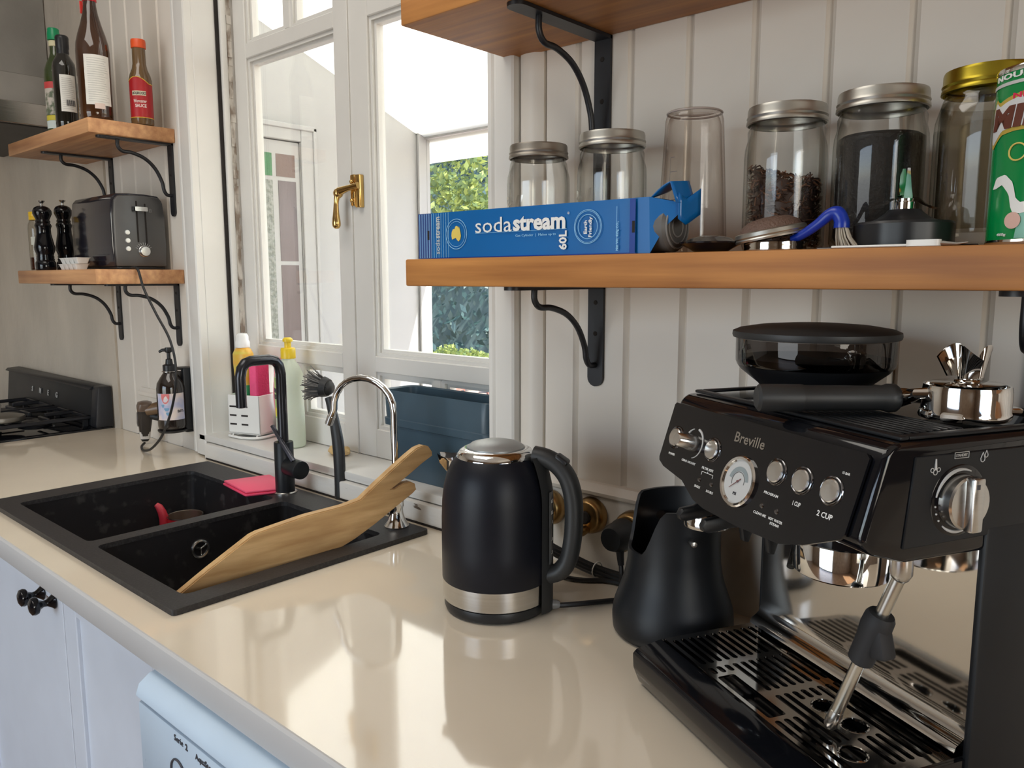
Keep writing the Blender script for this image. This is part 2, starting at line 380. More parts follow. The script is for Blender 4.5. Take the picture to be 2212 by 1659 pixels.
def architrave(x0, x1, name, flip=False):
    w = x1-x0
    p = [(0, .012), (0, -.012), (.004, -.016), (.012, -.016), (.016, -.012), (.022, -.012), (.026, -.019), (.05, -.022), (w-.004, -.022), (w, -.019), (w, .012)]
    p = [((x1-a) if flip else (x0+a), y) for a, y in p]
    m_ = MB().prism(p, 'z', .905, 2.6)
    return struct(m_.build(name, M_trim, ang=25))
architrave(-1.944, -1.862, 'trim_3', False); architrave(-.790, -.722, 'trim_4', False)
m_ = MB().prism([(-.722, .012), (-.722, -.002), (-.714, -.010), (-.700, -.013), (-.684, -.010), (-.672, 0), (-.672, .012)], 'z', DADO, 2.6); struct(m_.build('trim_5', M_board, ang=50))
m_ = MB(); m_.box(-1.95, -.71, -.022, .012, 2.452, 2.54, .003); struct(m_.build('trim_6', M_trim))
# the two casements
ROWS = [(1.035, 1.172), (1.210, 1.972), (2.010, 2.36)]
def casement(x0, x1, stile_l, stile_r, name):
    sh = bpy.data.objects.new(name, None); C.objects.link(sh); sh.parent = win
    y0, y1 = .110, .150
    gx0, gx1 = x0+stile_l, x1-stile_r; mid = (gx0+gx1)/2
    f = MB()
    f.box(x0, gx0, y0, y1, WZ0+.001, WZ1, .002); f.box(gx1, x1, y0, y1, WZ0+.001, WZ1, .002)
    f.box(gx0, gx1, y0, y1, WZ0+.001, 1.035, .002); f.box(gx0, gx1, y0, y1, 1.172, 1.210, .002); f.box(gx0, gx1, y0, y1, 1.972, 2.010, .002); f.box(gx0, gx1, y0, y1, 2.36, WZ1, .002)
    f.build('sash_frame', M_sash, sh, ang=30)
    bars = MB(); bead = MB()
    for r, (z0, z1) in enumerate(ROWS):
        cells = [(gx0, gx1)]
        if r != 1:
            bars.box(mid-.013, mid+.013, y0+.004, y1-.004, z0, z1, .003); cells = [(gx0, mid-.013), (mid+.013, gx1)]
        for a, b in cells:
            for k, (t, yy) in enumerate(((.008, y0+.007), (.016, y0+.015))):   # stepped glazing moulding
                bead.box(a, a+t, yy, y1-.006, z0, z1); bead.box(b-t, b, yy, y1-.006, z0, z1)
                bead.box(a+t, b-t, yy, y1-.006, z0, z0+t); bead.box(a+t, b-t, yy, y1-.006, z1-t, z1)
            MB().box(a+.014, b-.014, .134, .137, z0+.014, z1-.014).build('pane', M_pane, sh, smooth=False)
    bars.build('glazing_bar', M_sash, sh, ang=30); bead.build('glazing_bead', M_sash, sh, ang=30)
    return sh
casement(-1.848, -1.347, .058, .055, 'left_casement'); casement(-1.344, -.796, .068, .060, 'right_casement')
MB().box(-1.3485, -1.3425, .106, .112, WZ0+.002, WZ1, .001).build('meeting_bead', M_sash, win)
# brass latch
la = bpy.data.objects.new('latch', None); C.objects.link(la); la.parent = win
mb = MB(); mb.box(-1.340, -1.324, .100, .111, 1.560, 1.632, .003, 2); mb.box(-1.318, -1.300, .096, .111, 1.555, 1.630, .003, 2); mb.ball((-1.332, .100, 1.615), .006); mb.ball((-1.332, .100, 1.572), .006)
mb.build('latch_plate', M_brass, la)
mb = MB(); mb.tube([(-1.300, .094, 1.604), (-1.330, .088, 1.600), (-1.360, .084, 1.594)], [.008, .007, .010]); mb.ball((-1.364, .084, 1.590), .012)
mb.tube(smooth_path([(-1.364, .084, 1.592), (-1.366, .080, 1.575), (-1.366, .078, 1.55), (-1.366, .078, 1.525), (-1.366, .078, 1.508)], 4), [.009, .0085, .0075, .007, .0065, .006, .006, .0065, .007, .0075, .0085, .0095, .010, .0105, .010, .008, .004][:17])
mb.build('latch_handle', M_brass, la)

# ------------------------------------------------------------------ worktop, cabinet, washing machine
CX0, CX1, CF = -2.512, 1.6, -.62
SX0, SX1, SY0, SY1 = -1.755, -.915, -.548, -.078              # cut-out under the sink flange
ct = thing('countertop', 'long cream stone worktop with thick grey edge running under the window', 'countertop', (-1.3, -.31, .9))
Mi = Matrix.Translation((1.3, .31, -.9))
mb = MB()
for b in ((CX0, SX0, CF+.002, -.0015), (SX1, CX1, CF+.002, -.0015), (SX0, SX1, CF+.002, SY0), (SX0, SX1, SY1, -.0015)): mb.box(*b, .858, .900, M=Mi)
mb.build('slab', M_counter, ct, smooth=False)
mb = MB(); mb.prism([(CF-.0015, .858), (CF-.0035, .862), (CF-.0035, .892), (CF-.0028, .8965), (CF, .8996), (CF+.0025, .9), (CF+.0025, .858)], 'x', CX0, CX1, M=Mi)
mb.build('front_edge', mat('worktop_edge', (.54, .53, .52), .4, var=.01, rvar=0), ct, ang=30)
cab = thing('sink_cabinet', 'pale grey painted cabinet with round black knobs under the sink', 'cabinet', (-1.68, -.3, 0))
Mc = Matrix.Translation((1.68, .3, 0))
mb = MB(); mb.box(-2.505, -.895, -.555, -.003, .0, .12, M=Mc); mb.box(-2.505, -2.487, -.555, -.003, .12, .857, M=Mc); mb.box(-.913, -.895, -.555, -.003, .12, .857, M=Mc); mb.box(-2.487, -.913, -.02, -.003, .12, .857, M=Mc); mb.box(-2.487, -.913, -.555, -.02, .12, .138, M=Mc)
mb.build('carcass', M_cab, cab, smooth=False)
MB().box(-2.485, -.915, -.5575, -.553, .13, .855, M=Mc).build('shadow_gap', M_gap, cab, smooth=False)
def shaker(x0, x1, z0, z1, st=.058):
    f = MB(); y0, y1 = -.578, -.558
    f.box(x0, x0+st, y0, y1, z0, z1, .0015, M=Mc); f.box(x1-st, x1, y0, y1, z0, z1, .0015, M=Mc); f.box(x0+st, x1-st, y0, y1, z0, z0+st, .0015, M=Mc); f.box(x0+st, x1-st, y0, y1, z1-st, z1, .0015, M=Mc)
    f.box(x0+st-.002, x1-st+.002, -.571, y1, z0+st-.002, z1-st+.002, M=Mc)
    return f.build('door', M_cab, cab, ang=30)
dl = shaker(-1.915, -1.336, .13, .852); dr = shaker(-1.331, -.905, .13, .852); shaker(-2.50, -1.92, .13, .852)
def knob(x, z, par):
    k = MB(); k.lathe([(.0, .0), (.0135, .0), (.0145, .002), (.011, .006), (.0065, .013), (.006, .019), (.009, .025), (.0155, .029), (.017, .034), (.0155, .039), (.009, .0425), (0, .0435)], 20, M=Mc @ frame((x, -.5785, z), (1, 0, 0), (0, 0, 1)))
    k.build('knob', M_black_gl, par)
knob(-1.432, .797, dl); knob(-1.372, .797, dl)
wm = thing('washing_machine', 'white washing machine coloured blue for the daylight, under the worktop', 'washing machine', (-.565, -.32, 0))
Mw = Matrix.Translation((.565, .32, 0))
M_wm = mat('washer_daylight_tint', (.56, .68, .80), .3, var=.02)  # white enamel with the blue of the daylight mixed into its colour
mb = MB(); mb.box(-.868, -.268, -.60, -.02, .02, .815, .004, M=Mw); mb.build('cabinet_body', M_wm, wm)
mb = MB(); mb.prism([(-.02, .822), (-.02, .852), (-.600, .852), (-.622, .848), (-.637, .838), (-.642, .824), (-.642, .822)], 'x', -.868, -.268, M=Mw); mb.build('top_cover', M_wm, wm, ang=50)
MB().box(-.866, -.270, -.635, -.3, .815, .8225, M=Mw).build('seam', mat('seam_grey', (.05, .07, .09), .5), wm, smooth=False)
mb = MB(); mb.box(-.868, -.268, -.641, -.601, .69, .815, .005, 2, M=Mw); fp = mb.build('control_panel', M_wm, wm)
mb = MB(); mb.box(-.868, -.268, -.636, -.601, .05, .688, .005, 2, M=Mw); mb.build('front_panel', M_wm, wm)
fr = lambda x, z: Mw @ frame((x, -.6412, z), (1, 0, 0), (0, 0, 1))
mb = MB(); mb.text('Serie', fr(-.758, .806), w=.024, align='L'); mb.text('2', fr(-.728, .805), h=.009, align='L', bold=.03); mb.text('AquaStop', fr(-.702, .802), w=.045, align='L', bold=.01); mb.build('lettering', M_dark_print, fp)
mb = MB(); mb.tube([(fr(-.752, .757) @ Vector((math.cos(a)*.019, math.sin(a)*.019, .001))) for a in [2*PI*i/28 for i in range(28)]], .0014, 6, closed=True); mb.build('dial_ring', M_dark_print, fp)

# ------------------------------------------------------------------ oak shelves and their iron brackets
def shelf(name, label, x0, x1, d, z0, z1, m, grp):
    t = thing(name, label, 'shelf', ((x0+x1)/2, -d/2, z0), 0, grp)
    b = MB().box(-(x1-x0)/2, (x1-x0)/2, -d/2, d/2-.0005, 0, z1-z0, .0025, 2); b.build('board', m, t); return t
shelf('wall_shelf', 'thick oak shelf holding the glass jars and the blue box', -.7455, 1.30, .247, 1.380, 1.421, M_oak, 'oak shelves right of the window')
shelf('wall_shelf', 'thick oak shelf at the top edge above the jars, seen from below', -.7455, 1.30, .247, 1.764, 1.805, M_oak, 'oak shelves right of the window')
shelf('wall_shelf', 'short oak shelf left of the window holding the sauce bottles', -2.605, -1.985, .226, 1.763, 1.800, M_oakb, 'short oak shelves left of the window')
shelf('wall_shelf', 'short oak shelf left of the window holding the black toaster', -2.575, -1.975, .237, 1.378, 1.417, M_oakb, 'short oak shelves left of the window')
def bracket(x, zt, label, arm=.205, drop=.185, w=.028, bk=None, grp='black iron shelf brackets'):
    t = thing('shelf_bracket', label, 'bracket', (x, 0, zt), 0, grp); h = w/2
    def bar(L): return [(-h, 0), (-h, -L)]+[(-h*math.cos(PI*i/10), -L-h*math.sin(PI*i/10)) for i in range(1, 10)]+[(h, -L), (h, 0)]
    b = MB(); b.outline([bar(drop)], .0052, M=frame((0, -.0003, -.0003), (1, 0, 0), (0, 0, 1))); b.build('wall_plate', M_black_iron, t)
    b = MB(); b.outline([bar(arm)], .0052, M=frame((0, -.0003, -.0056), (1, 0, 0), (0, 1, 0))); b.build('arm', M_black_iron, t)
    k = bk or drop/.185
    p = smooth_path([(0, -arm*.78, -.003), (0, -arm*.78, -.022*k), (0, -arm*.72, -.034*k), (0, -arm*.58, -.036*k), (0, -arm*.40, -.048*k), (0, -arm*.26, -.072*k), (0, -arm*.17, -.105*k), (0, -arm*.145, -.128*k), (0, -arm*.10, -.140*k), (0, -.004, -.141*k)], 5)
    b = MB().tube(p, .0048, 10); b.build('scroll_brace', M_black_iron, t)
    b = MB()
    for z in (-.03, -.085): b.lathe([(0, .0015), (.0035, .001), (.004, 0)], 10, M=frame((0, -.0055, z*k), (1, 0, 0), (0, 0, 1)))
    b.build('screw', M_gap, t); return t
bracket(-.550, 1.764, 'black iron bracket under the top right shelf, beside the window', .205, .25, .030, 1.15)
bracket(-.557, 1.380, 'black iron bracket under the jar shelf, above the kettle', .205, .150, .030, .92)
bracket(.062, 1.380, 'black iron bracket at the right frame edge above the espresso machine', .205, .31, .032)
bracket(-2.415, 1.763, 'black iron bracket under the bottle shelf, behind the toaster', .185, .165, .026)
bracket(-2.012, 1.763, 'black iron bracket under the bottle shelf, nearest the window', .185, .185, .026)
bracket(-2.420, 1.378, 'black iron bracket under the toaster shelf, farther from the window', .185, .168, .026)
bracket(-2.022, 1.378, 'black iron bracket under the toaster shelf, beside the hanging cord', .185, .165, .026)
# ------------------------------------------------------------------ outside: verandah, weatherboards, leadlight door, garden
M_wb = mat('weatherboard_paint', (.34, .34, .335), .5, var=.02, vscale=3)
EX = -3.30
mb = MB(); mb.box(EX-.10, EX-.012, .16, 2.125, -1.6, 3.1); wo_ = struct(mb.build('wall_outside', M_wb, smooth=False))
wbm = None; z = 2.108-.144*16
while z < 2.95:
    if wbm is None:
        o = MB().prism([(EX-.013, 0), (EX, 0), (EX, .012), (EX-.008, .150), (EX-.013, .150)][::-1], 'y', .161, 2.12).build('plank', M_wb, wo_, smooth=False) if False else None
        p = [(0, EX-.0125), (0, EX+.002), (.134, EX+.0015), (.1375, EX-.010), (.1445, EX-.010), (.1445, EX-.0125)]
        o = MB().prism(p, 'y', .161, 2.12).build('plank', M_wb, wo_, smooth=False); wbm = o.data; o.location = (0, 0, z)
    else:
        o = bpy.data.objects.new('plank', wbm); C.objects.link(o); o.parent = wo_; o.location = (0, 0, z)
    z += .144
mb = MB(); mb.box(EX-.10, EX+.012, 2.118, 2.145, -1.6, 2.30, .002); mb.box(EX-.005, EX+.012, 2.06, 2.118, -1.6, 2.3, .002); struct(mb.build('trim_7', M_wb))
# verandah roof of white translucent sheet on a beam
M_roof = translucent('roof_sheet', (.90, .90, .86), .72)
zr = lambda y: 2.24+(1.99-y)*.405
mb = MB(); mb.add([(-3.6, .16, zr(.16)), (2.2, .16, zr(.16)), (2.2, 2.35, zr(2.35)), (-3.6, 2.35, zr(2.35)), (-3.6, .16, zr(.16)+.008), (2.2, .16, zr(.16)+.008), (2.2, 2.35, zr(2.35)+.008), (-3.6, 2.35, zr(2.35)+.008)],
       [(0, 1, 2, 3), (7, 6, 5, 4), (0, 4, 5, 1), (1, 5, 6, 2), (2, 6, 7, 3), (3, 7, 4, 0)])
struct(mb.build('ceiling_verandah', M_roof, smooth=False))
mb = MB(); mb.box(-3.43, 2.2, 2.10, 2.17, 2.185, 2.250, .003); mb.box(-3.43, 2.2, 2.09, 2.18, 2.250, 2.272, .002); struct(mb.build('trim_8', M_wb))
mb = MB(); mb.box(-3.43, 2.2, .16, 2.3, -.14, -.05); struct(mb.build('floor_verandah', mat('verandah_boards', (.45, .42, .38), .6), smooth=False))
co = [(-3.33, 2.184), (-3.17, 2.184), (-3.175, 2.12), (-3.19, 2.06), (-3.225, 2.01), (-3.275, 1.965), (-3.30, 1.92), (-3.345, 1.86), (-3.385, 1.845), (-3.39, 2.02), (-3.335, 2.02), (-3.295, 2.04), (-3.27, 2.08), (-3.272, 2.12), (-3.29, 2.15), (-3.33, 2.165)]
mb = MB().prism([(zz, xx) for xx, zz in co], 'y', 2.148, 2.19, .002); tag(mb.build('verandah_bracket', M_wb), 'white curved timber bracket under the verandah beam', 'bracket')
# leadlight door
dr1 = bpy.data.objects.new('door_1', None); C.objects.link(dr1); struct(dr1)
mb = MB(); DX = EX+.012
mb.box(EX-.02, DX, .42, 1.262, -.05, 2.06, .002); mb.build('door_leaf', M_wb, dr1)
mb = MB(); mb.box(EX-.02, DX+.016, 1.266, 1.352, -.05, 2.13, .004); mb.box(EX-.02, DX+.016, .30, 1.266, 2.064, 2.13, .004); mb.box(EX-.02, DX+.024, 1.335, 1.356, -.05, 2.14, .004); mb.box(EX-.02, DX+.024, .28, 1.356, 2.12, 2.145, .004); mb.box(EX-.02, DX+.006, 1.2625, 1.2655, -.05, 2.06); mb.build('door_frame', M_wb, dr1)
def lead(y0, y1, z0, z1, m): MB().box(DX-.004, DX+.002, y0, y1, z0, z1).build('pane', m, dr1, smooth=False)
G_green = mat('green_leadlight', (.025, .13, .045), .2, var=.1, bump=.3, bscale=90); G_rose = mat('rose_leadlight', (.12, .075, .065), .2, var=.08, bump=.3, bscale=90)
G_mauve = mat('mauve_leadlight', (.10, .075, .082), .25, var=.15, vscale=30, stretch=(1, 1, .12), bump=.2, bscale=50); G_ripple = mat('rippled_leadlight', (.13, .145, .125), .2, col2=(.24, .25, .23), vscale=60, ramp=(.4, .6), bump=.8, bscale=60)
lead(1.129, 1.234, 1.888, 1.996, G_rose); lead(.985, 1.106, 1.888, 1.996, G_green); lead(.86, .965, 1.888, 1.996, G_rose)
lead(.985, 1.106, 1.03, 1.868, G_ripple)
for a, b in ((1.137, 1.237), (.86, .965)): lead(a, b, 1.478, 1.868, G_mauve); lead(a, b, 1.07, 1.458, G_mauve)
# garden, 1.6 m below the kitchen floor
GZ = -1.6
mb = MB(); mb.box(-40, 12, 2.2, 40, GZ-.1, GZ); struct(mb.build('ground', mat('brick_paving', (.30, .22, .19), .8, col2=(.42, .34, .30), vscale=2.5, stretch=(1, 1, 1), bump=.3, bscale=6), smooth=False))
sx = Vector((-math.sin(.7273), math.cos(.7273), 0)); sr = Vector((math.cos(.7273), math.sin(.7273), 0)); cam0 = Vector((.1988, -1.0596, 0))
def far(d, side, z): p = cam0+sx*d+sr*side; return Vector((p.x, p.y, z))
def leaves(mb, cs, nl, size, rnd, squash=1.0):
    for _ in range(nl):
        c, r = cs[rnd.randrange(len(cs))]
        while True:
            q = Vector((rnd.uniform(-1, 1), rnd.uniform(-1, 1), rnd.uniform(-1, 1)))
            if .25 < q.length < 1: break
        p = Vector(c)+Vector((q.x*r, q.y*r, q.z*r*squash)); a = Vector((rnd.gauss(0, 1), rnd.gauss(0, 1), rnd.gauss(0, 1))).normalized(); b = a.orthogonal().normalized()
        s = size*rnd.uniform(.6, 1.3); mb.add([p-a*s, p+b*s*.45, p+a*s, p-b*s*.45], [(0, 1, 2, 3)], rnd.randrange(2))
def leafmat(name, c1, c2, tr=.45):
    m = translucent(name, c1, tr, .5); return m
L_y1 = leafmat('sunlit_leaf', (.30, .36, .10), None); L_y2 = leafmat('pale_leaf', (.20, .28, .12), None)
L_t1 = leafmat('teal_leaf', (.06, .12, .115), None, .3); L_t2 = leafmat('grey_leaf', (.10, .17, .165), None, .3)
L_b1 = leafmat('bush_leaf', (.34, .40, .12), None); L_b2 = leafmat('bush_leaf_pale', (.25, .34, .13), None)
M_bark = mat('bark', (.20, .15, .11), .85, bump=.5, bscale=20)
rnd = random.Random(11)
def plant(name, label, cat, base, trunk_h, cs, nl, size, mats, tr=.09, squash=1.0):
    t = thing(name, label, cat, base)
    b = MB().tube(smooth_path([(0, 0, 0), (tr*.6, 0, trunk_h*.4), (-tr*.4, tr*.5, trunk_h*.75), (0, 0, trunk_h)], 4), [tr*(1-.05*i) for i in range(13)], 8); b.build('trunk', M_bark, t)
    f = MB(); leaves(f, cs, nl, size, rnd, squash); o = f.build('foliage', mats, t, smooth=False); o['kind'] = 'stuff'
    return t
hd = thing('tall_hedge', 'tall dark teal hedge closing the back of the garden', 'hedge', far(24, 0, GZ))
f = MB()
for _ in range(7000):
    p = (sx*rnd.uniform(-.5, .5))+(sr*rnd.uniform(-8, 5)); zz = rnd.uniform(0, 12); a = Vector((rnd.gauss(0, .5), rnd.gauss(0, .5), rnd.gauss(0, 1))).normalized(); b_ = a.orthogonal().normalized(); s = rnd.uniform(.10, .22)
    q = Vector((p.x, p.y, zz)); f.add([q-a*s, q+b_*s*.4, q+a*s, q-b_*s*.4], [(0, 1, 2, 3)], rnd.randrange(2))
o = f.build('foliage', [L_t1, L_t2], hd, smooth=False); o['kind'] = 'stuff'
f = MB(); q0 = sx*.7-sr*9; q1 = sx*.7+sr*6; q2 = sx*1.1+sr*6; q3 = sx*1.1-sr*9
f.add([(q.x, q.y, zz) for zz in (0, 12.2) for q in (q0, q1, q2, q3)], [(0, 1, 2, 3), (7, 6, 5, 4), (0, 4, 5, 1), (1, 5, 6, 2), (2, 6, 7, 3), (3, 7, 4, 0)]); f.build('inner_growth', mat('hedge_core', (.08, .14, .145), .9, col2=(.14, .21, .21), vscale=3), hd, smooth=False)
plant('garden_tree', 'sunlit yellow green tree behind the verandah bracket', 'tree', far(17, -.35, GZ), 4.0, [((-.65, -.58, 4.5), .7), ((-.5, -.45, 5.2), .8), ((-.75, -.6, 6.1), .75), ((-.2, -.1, 4.2), .6), ((-.55, -.4, 6.9), .6)], 2600, .09, [L_y1, L_y2])
plant('garden_tree', 'smaller sunlit tree beside the right window trim', 'tree', far(19.2, .75, GZ), 3.8, [((-.75, -.66, 4.1), .6), ((-.6, -.5, 4.8), .6), ((-.9, -.7, 3.7), .5), ((-.3, -.2, 5.3), .5)], 1700, .09, [L_y1, L_y2])
plant('garden_bush', 'low bright yellow green bush in the garden bed', 'bush', far(21, -1.5, GZ), .6, [((-.7, -.6, .85), .42), ((-.2, -.1, .9), .42), ((.2, .2, .85), .38), ((.5, .4, .8), .34)], 1600, .07, [L_b1, L_b2], .05, .8)
mb = MB(); p = far(20.0, -.3, 0)
mb.box(-1.0, 1.0, -.15, .15, 0, .62, .01); o = mb.build('garden_bench', mat('pale_render', (.5, .48, .47), .7)); o.location = far(20.6, .55, GZ); o.rotation_euler = (0, 0, .75); tag(o, 'low pale rendered garden wall beside the bush', 'garden wall'); o.name = 'garden_wall'
# outdoor table and chairs
M_rust = mat('rusty_iron', (.30, .13, .10), .6, var=.2)
tb = thing('garden_table', 'thin red brown iron garden table on the brick paving', 'table', far(19.0, -1.0, GZ), .8)
MB().box(-.45, .45, -.3, .3, .69, .715, .004).build('table_top', M_rust, tb)
for a in (-.38, .38):
    for b_ in (-.24, .24): MB().tube([(a, b_, .69), (a*1.1, b_*1.15, 0)], .018, 8).build('leg', M_rust, tb)
def gchair(d, s, rz, label):
    t = thing('garden_chair', label, 'chair', far(d, s, GZ), rz, 'iron garden chairs')
    MB().box(-.2, .2, -.2, .2, .40, .425, .005).build('seat', M_rust, t)
    b = MB(); b.tube(smooth_path([(-.19, .19, .42), (-.2, .23, .7), (-.15, .25, .82), (.15, .25, .82), (.2, .23, .7), (.19, .19, .42)], 4), .014, 8)
    for k in (-.08, 0, .08): b.tube([(k, .2, .42), (k, .25, .82)], .009, 6)
    b.build('backrest', M_rust, t)
    for a in (-.18, .18):
        for b_ in (-.18, .18): MB().tube([(a, b_, .41), (a*1.15, b_*1.15, 0)], .014, 8).build('leg', M_rust, t)
gchair(18.3, -1.35, 2.0, 'red brown iron garden chair left of the garden table'); gchair(18.1, -.30, -.6, 'red brown iron garden chair right of the garden table')
# neighbour's shed whose gable edge shows above the box
sh = thing('garden_shed', 'white garden shed with a steep dark roof edge', 'shed', (-7.2, 5.0, GZ))
MB().prism([(zz, xx) for xx, zz in [(-1.6, 0), (1.0, 0), (1.0, 3.55), (.75, 4.12), (-.4, 4.9), (-1.6, 4.2)]], 'y', 0, 1.5).build('shed_wall', M_wb, sh, smooth=False)
MB().prism([(zz, xx) for xx, zz in [(.66, 4.13), (1.20, 3.50), (1.23, 3.56), (.70, 4.20), (-.4, 5.0), (-.4, 4.91)]], 'y', -.06, 1.6).build('roof_edge', mat('blue_grey_fascia', (.30, .34, .40), .5), sh, smooth=False)
# ------------------------------------------------------------------ sink
def at(x, y, z): return Matrix.Translation((-x, -y, -z))
sk = thing('double_sink', 'black granite double bowl sink set into the worktop', 'sink', (-1.337, -.316, .9)); Ms = at(-1.337, -.316, .9)
fl = [rrect(-1.777, -.905, -.568, -.062, .008), rrect(-1.708, -1.322, -.530, -.140, .014), rrect(-1.288, -.950, -.530, -.140, .014)]
mb = MB(); mb.outline(fl, .0095, M=Ms @ Matrix.Translation((0, 0, .9003))); mb.build('rim', M_granite, sk, ang=30)
def bowl(x0, x1, y0, y1, label):
    b = MB(); t = .006; loops = []
    for z, ins, r in ((.9090, 0, .014), (.905, -.001, .015), (.74, .010, .022), (.722, .016, .028), (.715, .036, .03)):
        loops.append([(x, y, z) for x, y in rrect(x0+ins, x1-ins, y0+ins, y1-ins, r, 5)])
    k = len(loops[0]); vs = [p for l in loops for p in l]; fs = [(a*k+i, a*k+(i+1) % k, (a+1)*k+(i+1) % k, (a+1)*k+i) for a in range(len(loops)-1) for i in range(k)]
    fs.append(tuple((len(loops)-1)*k+i for i in range(k)))
    b.add(vs, fs, M=Ms); o = b.build('bowl', M_granite_wet, sk, label=label)
    d = MB().lathe([(0, .7165), (.030, .7165), (.036, .7175), (.043, .7155)], 24, c=((x0+x1)/2, (y0+y1)/2, 0), M=Ms); d.build('drain', M_steel, o)
    return o
bowl(-1.7085, -1.3215, -.5305, -.1395, 'left bowl with water marks'); rb = bowl(-1.2885, -.9495, -.5305, -.1395, 'right bowl with a round overflow')
Mo = Ms @ frame((-1.2865, -.335, .853), (0, 1, 0), (0, 0, 1))
mb = MB(); mb.tube([(Mo @ Vector((math.cos(2*PI*i/24)*.0165, math.sin(2*PI*i/24)*.0165, .001))) for i in range(24)], .0032, 8, closed=True)
for a in (.5, .5+2.09, .5+4.19): mb.tube([Mo @ Vector((0, 0, .001)), Mo @ Vector((math.cos(a)*.015, math.sin(a)*.015, .001))], .0022, 6)
mb.build('overflow', M_steel, rb)
# red handled pot in the left bowl
pt = thing('red_pot', 'small red pot with steel rim and curved red spout in left bowl', 'pot', (-1.641, -.195, .7158))
mb = MB(); mb.lathe([(0, .0), (.036, .0), (.042, .006), (.044, .03), (.042, .080), (.0405, .102)], 30); mb.build('body', mat('red_enamel', (.52, .02, .03), .25), pt)
mb = MB(); mb.lathe([(.0405, .101), (.0418, .1025), (.0415, .105), (.0392, .104), (.038, .06), (.034, .008), (0, .007)], 30); mb.build('steel_lining', mat('warm_steel', (.62, .54, .46), .3, metal=1), pt)
lv = Vector((-.747, -.665, 0)); fw = Vector((.665, -.747, 0))
mb = MB(); mb.tube([lv*a_+fw*.012+Vector((0, 0, z_)) for a_, z_ in ((.034, .045), (.043, .06), (.046, .08), (.047, .10), (.051, .115), (.057, .127), (.064, .1335))], [.0120, .0120, .0118, .0112, .0100, .0085, .0060], 14)
mb.build('handle', mat('red_silicone', (.55, .03, .05), .4), pt)
# pink silicone mat
pm = thing('silicone_mat', 'bright pink folded silicone mat on the back corner of sink', 'mat', (-1.432, -.115, .9102))
mb = MB(); R_ = Matrix.Rotation(-.10, 4, 'Z')
pl = [(-.075, -.055), (.060, -.060), (.095, .045), (-.055, .055)]
mb.prism(pl, 'z', .0, .006, .003, 2, M=R_); mb.build('lower_fold', mat('pink_silicone', (.85, .07, .16), .42, var=.03), pm)
mb = MB(); mb.prism([(x*.97, y*.96) for x, y in pl], 'z', .0065, .012, .0027, 2, M=R_); mb.build('upper_fold', mat('pink_silicone_light', (.90, .10, .20), .42, var=.03), pm)
# black mixer tap
fc = thing('mixer_tap', 'black mixer tap with square bent spout behind the sink', 'tap', (-1.346, -.099, .9098))
mb = MB(); mb.lathe([(0, 0), (.0265, 0), (.0265, .003), (.024, .005), (0, .005)], 28); mb.build('base_ring', M_steel, fc)
mb = MB(); mb.lathe([(0, .005), (.0215, .005), (.0215, .1165), (.0205, .118), (0, .118)], 28); mb.build('body', M_black_sat, fc)
sp = [(0, 0, .117), (0, 0, .18), (0, 0, .272), (0, -.004, .291), (0, -.013, .302), (0, -.028, .306), (0, -.05, .306), (0, -.072, .306), (0, -.085, .302), (0, -.094, .291), (0, -.098, .272), (0, -.098, .24), (0, -.098, .208)]
mb = MB(); mb.tube(sp, .0115, 16); o = mb.build('spout', mat('black_chrome', (.035, .036, .042), .18, metal=.6, var=.1), fc)
MB().lathe([(.0090, .2035), (.0112, .2045), (.0112, .2049), (0, .2047)], 16, c=(0, -.098, .0035)).build('outlet', M_steel, o)
hx = Vector((.83, -.05, 0)).normalized()
mb = MB(); mb.cyl(hx*.019+Vector((0, 0, .064)), hx*.074+Vector((0, 0, .064)), .0205, 26, b=.002); mb.build('lever_hub', M_black_sat, fc)
mb = MB(); mb.tube([hx*.052+Vector((0, -.006, .082)), hx*.012+Vector((0, -.010, .118)), hx*(-.026)+Vector((0, -.012, .126+.026))], [.0050, .0045, .0042], 8, flat=1.3); mb.build('lever', mat('lever_edge', (.10, .10, .12), .2, metal=.7), fc)
# filter tap
ft = thing('filter_tap', 'slim chrome gooseneck filter tap at right end of sink', 'tap', (-.966, -.092, .9098))
mb = MB(); mb.lathe([(0, 0), (.0235, 0), (.0245, .003), (.021, .008), (.0165, .016), (.0135, .028), (.0130, .036), (.0150, .042), (.0150, .062), (.0125, .067), (.0105, .075), (0, .078)], 28); mb.build('base', M_chrome, ft)
gp = [(0, 0, .07), (.0, 0, .15), (0, 0, .22)]
d = Vector((-.97, -.24, 0)).normalized()
for i in range(13):
    a = PI*i/12*1.02; gp.append(tuple(d*(.074-.074*math.cos(a))+Vector((0, 0, .226+.063*math.sin(a)))))
gp += [tuple(d*.1515+Vector((0, 0, .214))), tuple(d*.157+Vector((0, 0, .203)))]
mb = MB(); mb.tube(gp, .0068, 14); sp = mb.build('spout', M_chrome, ft)
mb = MB(); mb.tube([d*.1555+Vector((0, 0, .207)), d*.1635+Vector((0, 0, .190))], .0082, 14); mb.build('outlet', M_steel, sp)
